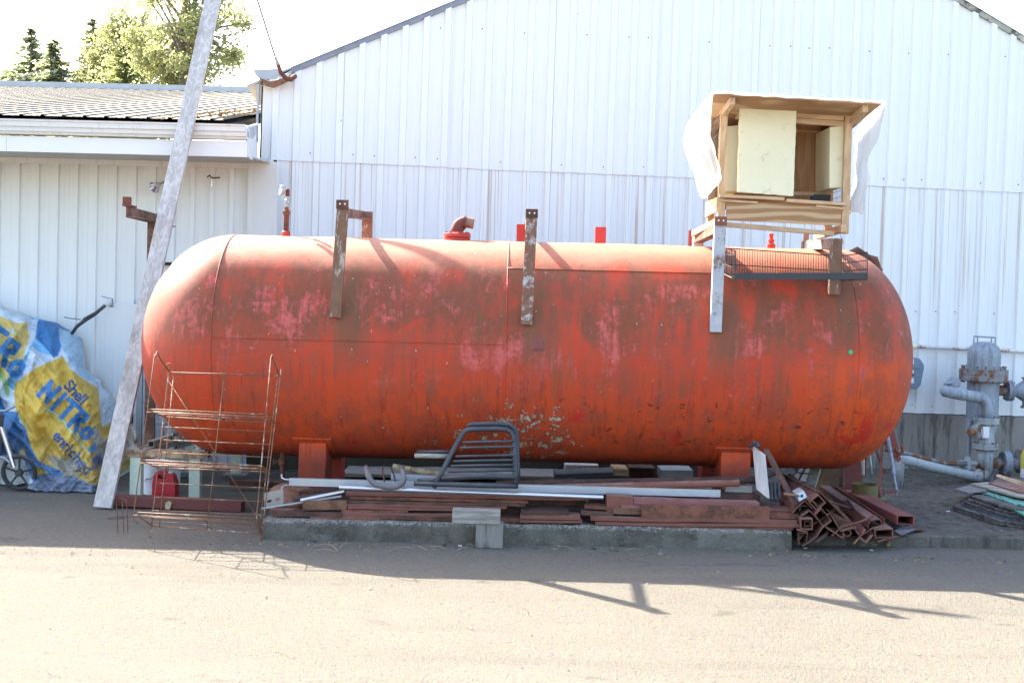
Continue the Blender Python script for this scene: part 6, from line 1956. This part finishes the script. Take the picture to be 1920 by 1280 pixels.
# ================================================================== leaning bars, drum and mats
def lean(name, pts, r, mat, label, cat='rod', seg=8):
    m = MB(); m.tube([W(*p) for p in pts], r, seg); return tag(mk(name, m, mat, smooth='all'), label, cat)
lb1 = root('leaning_bar', G(1649, 930, PADZ), 'rusty flat bar with forked foot leaning on the right tank end', 'bar')
m = MB(); m.beam(W(1656, 798, 10.25), W(1649, 930, 9.75), .022, .03); mk('bar', m, MA['rust'], lb1)
m = MB(); m.tube([W(1652, 915, 9.75), W(1650, 928, 9.72)], .008, 6); m.tube([W(1654, 915, 9.75), W(1659, 920, 9.74), W(1658, 928, 9.72)], .008, 6); mk('fork', m, MA['gpd'], lb1)
lb2 = root('leaning_bar', G(1682, 930, PADZ), 'blue grey rod with forked foot leaning on the right tank end', 'bar')
m = MB(); m.tube([W(1663, 812, 10.3), W(1670, 850, 10.15), W(1676, 890, 9.98)], .016, 8); m.tube([W(1676, 890, 9.98), W(1682, 922, 9.78)], .010, 8); mk('bar', m, MA['gp'], lb2)
m = MB(); m.tube([W(1681, 918, 9.78), W(1681, 929, 9.76)], .007, 6); m.tube([W(1682, 918, 9.78), W(1687, 922, 9.78), W(1688, 929, 9.76)], .007, 6); mk('fork', m, MA['gpd'], lb2)
for k, (a, b, r, mt, lab) in enumerate((((1618, 830, 10.5), (1618, 890, 10.4), .016, MA['board'], 'pale wood handle standing in the yellow drum'),
        ((1628, 826, 10.5), (1634, 890, 10.4), .013, MA['galv'], 'silver rod standing in the yellow drum'),
        ((1624, 832, 10.5), (1620, 890, 10.42), .014, MA['rust'], 'rusty rod standing in the yellow drum'),
        ((1640, 822, 10.5), (1651, 865, 10.4), .012, MA['grey_pipe'], 'grey rod leaning right of the yellow drum'))):
    lean('standing_rod', [a, b], r, mt, lab)
m = MB(); m.tube([W(1636, 822, 10.4), W(1645, 850, 10.3), W(1654, 878, 10.2), W(1660, 886, 10.18), W(1662, 878, 10.2)], .010, 6); tag(mk('hook_chain', m, MA['rust']), 'rusty hooked rod hanging behind the leaning bars', 'hook')
m = MB(); m.tube([W(1683, 856, 10.3), W(1692, 846, 10.3), W(1692, 838, 10.3)], .012, 8); m.tube([W(1680, 838, 10.31), W(1679, 844, 10.3), W(1686, 850, 10.3), W(1693, 846, 10.3), W(1691, 835, 10.3)], .012, 8); tag(mk('steel_hook', m, MA['rust']), 'rusty steel hook under the plate at the right tank end', 'hook')
c = W(1622, 912, 10.35); c.z = PADZ
m = MB(); m.lathe(c, [(.17, 0), (.175, .02), (.11, .03), (.10, .13), (.104, .135), (.095, .135), (.09, .04), (0, .04)], 28); tag(mk('pulley_drum', m, rusty('olive_drum', (.12, .10, .035), (.12, .07, .04), .45), smooth=True), 'olive yellow drum on a rusty round base under the right tank end', 'drum')
m = MB(); m.beam(W(1582, 850, 10.5), W(1577, 910, 10.4), .03, .05); tag(mk('standing_post', m, MA['rust_d']), 'dark rusty post standing left of the yellow drum', 'post')
m = MB(); m.box(W(1585, 880, 10.9).x, W(1618, 880, 10.9).x, 10.9, 10.96, PADZ, W(1600, 815, 10.9).z); tag(mk('steel_sheet', m, MA['rust_red']), 'dark red steel sheet standing behind the yellow drum', 'steel sheet')
m = MB(); m.beam(W(1650, 924, 9.9), W(1684, 921, 9.9), .05, .012); tag(mk('flat_offcut', m, MA['rust_red']), 'red flat offcut lying between the two forked bars', 'steel plate')
# stack of old conveyor mats with scalloped edges
MA['mat_d'] = dusty('old_mat', (.075, .068, .06), .35, .9, dust=(.22, .2, .18), dust_amt=.5)
MA['teal'] = dusty('teal_plastic', (.08, .29, .23), .25, .5, dust_amt=.2)
MA['mat_b'] = dusty('blue_mat', (.10, .12, .18), .4, .8, dust_amt=.4)
mats = []
def scallop_mat(k, quad, z, th, mat, label, amp=.022, pitch=.055):
    pts = []
    n = len(quad)
    for i in range(n):
        a = Vector(quad[i]); b = Vector(quad[(i + 1) % n]); L = (b - a).length
        c_ = max(2, int(L / pitch)) * 2
        nrm = Vector(((b - a).y, -(b - a).x, 0)).normalized()
        for j in range(c_):
            pts.append(a.lerp(b, j / c_) + nrm * (amp if j % 2 else 0) + Vector((0, 0, .012 * nz(j * .35, i, k))))
    m = MB(); m.solid([Vector((p.x, p.y, z + p.z)) for p in pts], (0, 0, th))
    return tag(mk('rubber_mat', m, mat), label, 'mat', 'stacked old mats at the right')
def gq(pts, z): return [Vector((G(x, y, z).x, G(x, y, z).y, 0)) for x, y in pts]
zc = PADZ + .002
names = ['lowest dark scalloped mat in the stack at the right edge', 'second dark scalloped mat from the bottom of the right stack', 'third scalloped mat with bluish edge in the right stack', 'fourth dark scalloped mat in the right stack', 'fifth dark scalloped mat in the right stack', 'uppermost dark scalloped mat under the teal sheets']
base = gq([(1790, 957), (1870, 985), (1980, 1000), (2040, 960), (1960, 915), (1850, 915)], PADZ)
ctr = sum(base, Vector()) / len(base)
for k in range(6):
    sh = Vector((.06 * nz(k * 1.7, 3) + .014 * k, .07 * nz(k * 2.3, 8), 0))
    scallop_mat(k, [ctr + (p - ctr) * (1 - .025 * k) + sh for p in base], zc, .016, MA['mat_b'] if k == 2 else MA['mat_d'], names[k]); zc += .0185
scallop_mat(7, gq([(1838, 924), (1900, 946), (1990, 965), (2010, 930), (1900, 912)], zc), zc, .012, MA['teal'], 'upper teal scalloped plastic sheet in the right stack', .008, .03)
scallop_mat(8, gq([(1893, 955), (1925, 972), (1990, 980), (2010, 940), (1920, 935)], zc - .03), zc + .001 - .02, .012, MA['teal'], 'lower teal scalloped plastic sheet sticking out at the right edge', .012, .04)
zc += .016
def top_board(pts, z, th, mat, label):
    m = MB(); m.solid([Vector((*G(x, y, z).xy, z)) for x, y in pts], (0, 0, th)); tag(mk('scrap_board', m, mat), label, 'board')
top_board([(1790, 918), (1826, 908), (1858, 912), (1850, 922), (1815, 925)], zc, .008, MA['grey_pipe'], 'dark rounded sheet at the left of the mat stack')
top_board([(1820, 909), (1852, 906), (1960, 935), (1990, 948), (1894, 930)], zc + .01, .014, MA['grey_wood'], 'speckled grey board lying on the mat stack')
top_board([(1853, 906), (1880, 904), (1960, 918), (1990, 930), (1910, 924)], zc + .026, .008, MA['rust_dust'], 'curved rusty sheet on top of the speckled board')
m = MB(); m.solid([W(1869, 893, 10.6), W(1875, 892, 10.6), W(1960, 918, 10.2), W(1960, 925, 10.2)], (0, .02, .01)); tag(mk('wood_lath', m, MA['pine_x']), 'thin pale wood lath slanting over the mat stack', 'lath')
# gas cylinder cut by the right edge
gcx = W(1943, 880, 11.2)
gcy = root('gas_bottle', (gcx.x, 11.2, PADZ), 'white and yellow gas bottle cut by the right edge of the picture', 'gas bottle')
m = MB(); rB = .13; z1_ = W(1930, 905, 11.2).z; z2_ = W(1930, 878, 11.2).z
m.lathe((gcx.x, 11.2, 0), [(.08, PADZ), (.09, z1_ - .03), (rB, z1_ + .03), (rB, z2_)], 24); mk('body', m, MA['white_plastic'], gcy, smooth=True)
m = MB(); m.lathe((gcx.x, 11.2, 0), [(rB, z2_ + .001), (rB, z2_ + .12), (rB * .7, z2_ + .2), (.04, z2_ + .23)], 24); mk('shoulder', m, dusty('yellow_paint', (.55, .50, .06), .15, .5), gcy, smooth=True)
# ================================================================== trees beyond the roofs
def m_leaf(name, lo, hi):
    t = NT(name)
    r = t.noise(t.pos(), .9, 3, .6); r2 = t.noise(t.pos(), 9, 2)
    c = t.mix(t.add(t.mul(r, .6), t.mul(r2, .4)), lo, hi)
    t.put(t.b.inputs['Base Color'], c); t.b.inputs['Roughness'].default_value = .6
    tr = t.n('ShaderNodeBsdfTranslucent'); t.put(tr.inputs[0], t.mix(.5, c, (.44, .46, .16)))
    mx = t.n('ShaderNodeMixShader'); mx.inputs[0].default_value = .58
    t.t.links.new(t.b.outputs[0], mx.inputs[1]); t.t.links.new(tr.outputs[0], mx.inputs[2]); t.t.links.new(mx.outputs[0], t.out.inputs[0])
    return t.m
MA['needle'] = m_leaf('spruce_needles', (.18, .215, .17), (.27, .30, .23))
MA['needle2'] = m_leaf('pale_spruce_needles', (.17, .20, .085), (.25, .27, .13))
MA['leaf'] = m_leaf('maple_leaves', (.27, .29, .14), (.37, .375, .21))
MA['bark'] = dusty('bark', (.20, .17, .13), .3, .9, dust_amt=0)
def spruce(px, ytop, hw_px, ybase, Y, mat, label, seed):
    r = random.Random(seed)
    top = W(px, ytop, Y); zb = W(px, ybase, Y).z; H = top.z
    hw = hw_px / F * Y
    o = root('spruce_tree', (top.x, Y, 0), label, 'tree', 'trees beyond the low roof')
    m = MB(); m.tube([(top.x, Y, 0), (top.x + .05, Y, H * .5), (top.x, Y, H)], [.16, .10, .015], 8); mk('trunk', m, MA['bark'], o)
    m = MB(); n = 0
    L = H - zb + 1.5
    tiers = 40
    for i in range(tiers):
        f = (i + r.random() * .6) / tiers
        z = H - .08 - f * L
        rad = 4.0 * hw * (f ** .95) * (.55 + .7 * r.random()) + .06
        nb = 6 + int(f * 9)
        for k in range(nb):
            a = r.random() * 6.283
            ln = rad * (.55 + .6 * r.random())
            droop = -.10 - .35 * f * r.random() + .16 * (1 - f)
            for s in range(int(5 + ln * 10)):
                g = (s + r.random()) / (5 + ln * 10)
                c = Vector((top.x + math.cos(a) * ln * g, Y + math.sin(a) * ln * g, z + droop * ln * g + r.uniform(-.05, .05)))
                sz = (.05 + .06 * (1 - g * .5)) * (.6 + .8 * r.random())
                d1 = Vector((math.cos(a) + r.uniform(-.7, .7), math.sin(a) + r.uniform(-.7, .7), r.uniform(-.5, .35))).normalized() * sz * 1.7
                d2 = d1.cross(Vector((r.uniform(-1, 1), r.uniform(-1, 1), 1))).normalized() * sz * .42
                m.q([c - d1 * .3, c + d2, c + d1, c - d2], [(0, 1, 2, 3)])
    mk('crown', m, mat, o)
    return o
spruce(58, 52, 52, 190, 34, MA['needle'], 'taller of the two dark spruces at the far left', 1)
spruce(14, 128, 40, 190, 36, MA['needle'], 'low spruce top at the very left edge above the roof', 6)
spruce(101, 70, 38, 190, 32, MA['needle'], 'shorter bushy dark spruce right of the tallest left one', 2)
spruce(174, 34, 46, 190, 33, MA['needle'], 'dark slender spruce left of the leafy tree', 3)
spruce(238, 72, 52, 200, 30, MA['needle2'], 'pale green spruce in front of the leafy tree', 4)
def leafy(px, py_c, rx_px, ry_px, Y, label, seed, n=15000):
    r = random.Random(seed)
    c0 = W(px, py_c, Y); rx_ = rx_px / F * Y; ry_ = ry_px / F * Y
    o = root('leafy_tree', (c0.x, Y, 0), label, 'tree', 'trees beyond the low roof')
    m = MB(); m.tube([(c0.x, Y, 0), (c0.x + .1, Y, c0.z * .45), (c0.x - .1, Y, c0.z), (c0.x, Y, c0.z + ry_ * .7)], [.22, .17, .10, .02], 8)
    cl = []
    for k in range(64):
        while True:
            v = Vector((r.uniform(-1, 1), r.uniform(-1, 1), r.uniform(-1, 1)))
            if .3 < v.length < 1.08: break
        p = Vector((c0.x + v.x * rx_, Y + v.y * rx_ * .8, c0.z + v.z * ry_))
        cl.append((p, r.uniform(.20, .38)))
        b0 = Vector((c0.x, Y, c0.z - ry_ * .7 + r.random() * ry_ * .9))
        m.tube([b0, b0.lerp(p, .5) + Vector((0, 0, .12)), p], [.05, .03, .010], 5)
    mk('trunk', m, MA['bark'], o)
    m = MB()
    for i in range(n):
        p, s = r.choice(cl)
        v = Vector((r.gauss(0, 1), r.gauss(0, 1), r.gauss(0, .75))) * s * .55
        q = p + v
        sz = r.uniform(.018, .052)
        d1 = Vector((r.uniform(-1, 1), r.uniform(-1, 1), r.uniform(-1, .4))).normalized() * sz
        d2 = d1.cross(Vector((r.uniform(-1, 1), r.uniform(-1, 1), r.uniform(-1, 1)))).normalized() * sz * .7
        m.q([q - d1, q + d2, q + d1, q - d2], [(0, 1, 2, 3)])
    mk('crown', m, MA['leaf'], o)
leafy(350, 58, 112, 120, 27, 'tall yellow green leafy tree behind the leaning plank', 11, 19000)
leafy(255, 90, 60, 80, 31, 'smaller yellow green leafy tree left of the tallest one', 12, 9000)

leafy(205, 120, 40, 60, 32, 'low yellow green leafy tree between the slender spruce and the leafy trees', 14, 5000)
# ================================================================== litter on the ground
r = random.Random(21)
def shard(m, c, s, flat=.5):
    d = [Vector((r.uniform(-1, 1), r.uniform(-1, 1), r.uniform(0, flat))).normalized() * s * r.uniform(.5, 1.1) for _ in range(5)]
    m.q([c + v for v in d] + [c + Vector((0, 0, s * .5))], [(0, 1, 5), (1, 2, 5), (2, 3, 5), (3, 4, 5), (4, 0, 5), (0, 1, 2, 3, 4)])
m = MB()
for k in range(2200):
    f = r.random()
    if f < .45:
        x = r.uniform(-4.5, 4.2); y = 8.5 - abs(r.gauss(0, .35)); s = r.uniform(.004, .014)
    elif f < .7:
        x = r.uniform(-4.5, 4.5); y = r.uniform(4.2, 8.4); s = r.uniform(.003, .009)
    else:
        x = r.uniform(3.2, 5.2); y = r.uniform(9.0, 12); s = r.uniform(.005, .016)
    shard(m, Vector((x, y, PADZ + .002 if (x > px0 and y > 8.9) else .001)), s)
o = mk('gravel', m, MA['found']); o['kind'] = 'stuff'; tag(o, 'loose pebbles and grit scattered over the asphalt and pad', 'gravel')
m = MB()
for k in range(150):
    if k < 100:
        x = r.uniform(-2.0, 3.3); y = 8.48 - abs(r.gauss(0, .12))
    else:
        x = r.uniform(-4, 4); y = r.uniform(4.6, 8.2)
    c = Vector((x, y, .004)); a = r.random() * 6.28; s = r.uniform(.01, .03)
    d1 = Vector((math.cos(a), math.sin(a), r.uniform(0, .35))) * s; d2 = Vector((-math.sin(a), math.cos(a), r.uniform(0, .5))) * s * .5
    m.q([c - d1 * .6, c + d2 + Vector((0, 0, .004)), c + d1, c - d2 * .6], [(0, 1, 2, 3)])
for k in range(90):
    c = W(r.uniform(520, 1480), r.uniform(925, 960), r.uniform(8.70, 8.86)); a = r.random() * 6.28; s = r.uniform(.008, .022)
    c.z = min(c.z, .33)
    d1 = Vector((math.cos(a), math.sin(a), r.uniform(-.3, .3))) * s; d2 = Vector((-math.sin(a), math.cos(a), r.uniform(-.4, .4))) * s * .5
    m.q([c - d1 * .6, c + d2, c + d1, c - d2 * .6], [(0, 1, 2, 3)])
o = mk('dead_leaves', m, MA['dead']); o['kind'] = 'stuff'; tag(o, 'small brown dead leaves lying along the curb', 'leaves')
m = MB()
MA['straw'] = dusty('straw', (.36, .28, .15), .3, .9, dust_amt=0)
for k in range(60):
    q = r.random()
    if q < .6:
        c = G(r.uniform(1495, 1700), r.uniform(985, 1026)); c.z = r.uniform(.01, .10)
    else:
        c = G(r.uniform(520, 1480), r.uniform(1022, 1034)); c.z = .006
    a = r.random() * 6.28; L = r.uniform(.04, .17)
    d = Vector((math.cos(a), math.sin(a), r.uniform(-.05, .5) if c.z > .02 else .05)) * L
    m.tube([c, c + d * .5 + Vector((0, 0, .012)), c + d], [.0022, .0020, .0010], 4)
o = mk('dry_grass', m, MA['straw']); o['kind'] = 'stuff'; tag(o, 'dry straw stalks caught in the scrap and along the curb', 'dry grass')
def weed(px, py, mat, label, n, s, seed):
    q = random.Random(seed); c = G(px, py); c.z = 0
    m = MB()
    for k in range(n):
        a = q.random() * 6.28; L = s * q.uniform(.5, 1.1); e = q.uniform(.3, 1.2)
        d = Vector((math.cos(a) * math.cos(e), math.sin(a) * math.cos(e) * .6, math.sin(e))) * L; w = Vector((-math.sin(a), math.cos(a), 0)) * s * .14
        m.q([c + w * .3, c + d * .6 + w, c + d, c + d * .6 - w, c - w * .3], [(0, 1, 2, 3, 4)])
    tag(mk('weed', m, mat), label, 'weed')
weed(1206, 1024, MA['leaf'], 'tiny green weed at the foot of the long curb', 16, .05, 1)
weed(1550, 1020, MA['straw'], 'dry brown weed in front of the right scrap heap', 22, .07, 2)
weed(1665, 1026, MA['straw'], 'dry brown weed left of the right curb', 22, .06, 3)
weed(1690, 1010, MA['straw'], 'straggling dry stalks beside the end of the right curb', 14, .10, 4)
for k, (x, y, z) in enumerate(((1778, 959, PADZ), (862, 1024, 0), (1634, 1032, 0), (1510, 1028, 0))):
    c = G(x, y, z)
    m = MB(); m.solid([c + Vector((-.012, 0, .002)), c + Vector((.012, -.004, .002)), c + Vector((.014, .008, .006)), c + Vector((-.010, .012, .004))], (0, 0, .0015))
    tag(mk('paper_scrap', m, MA['white_plastic']), ['white paper scrap on the right pad', 'white paper scrap below the left part of the long curb', 'white paper scrap on the asphalt below the right heap', 'white paper scrap by the right end of the long curb'][k], 'paper')
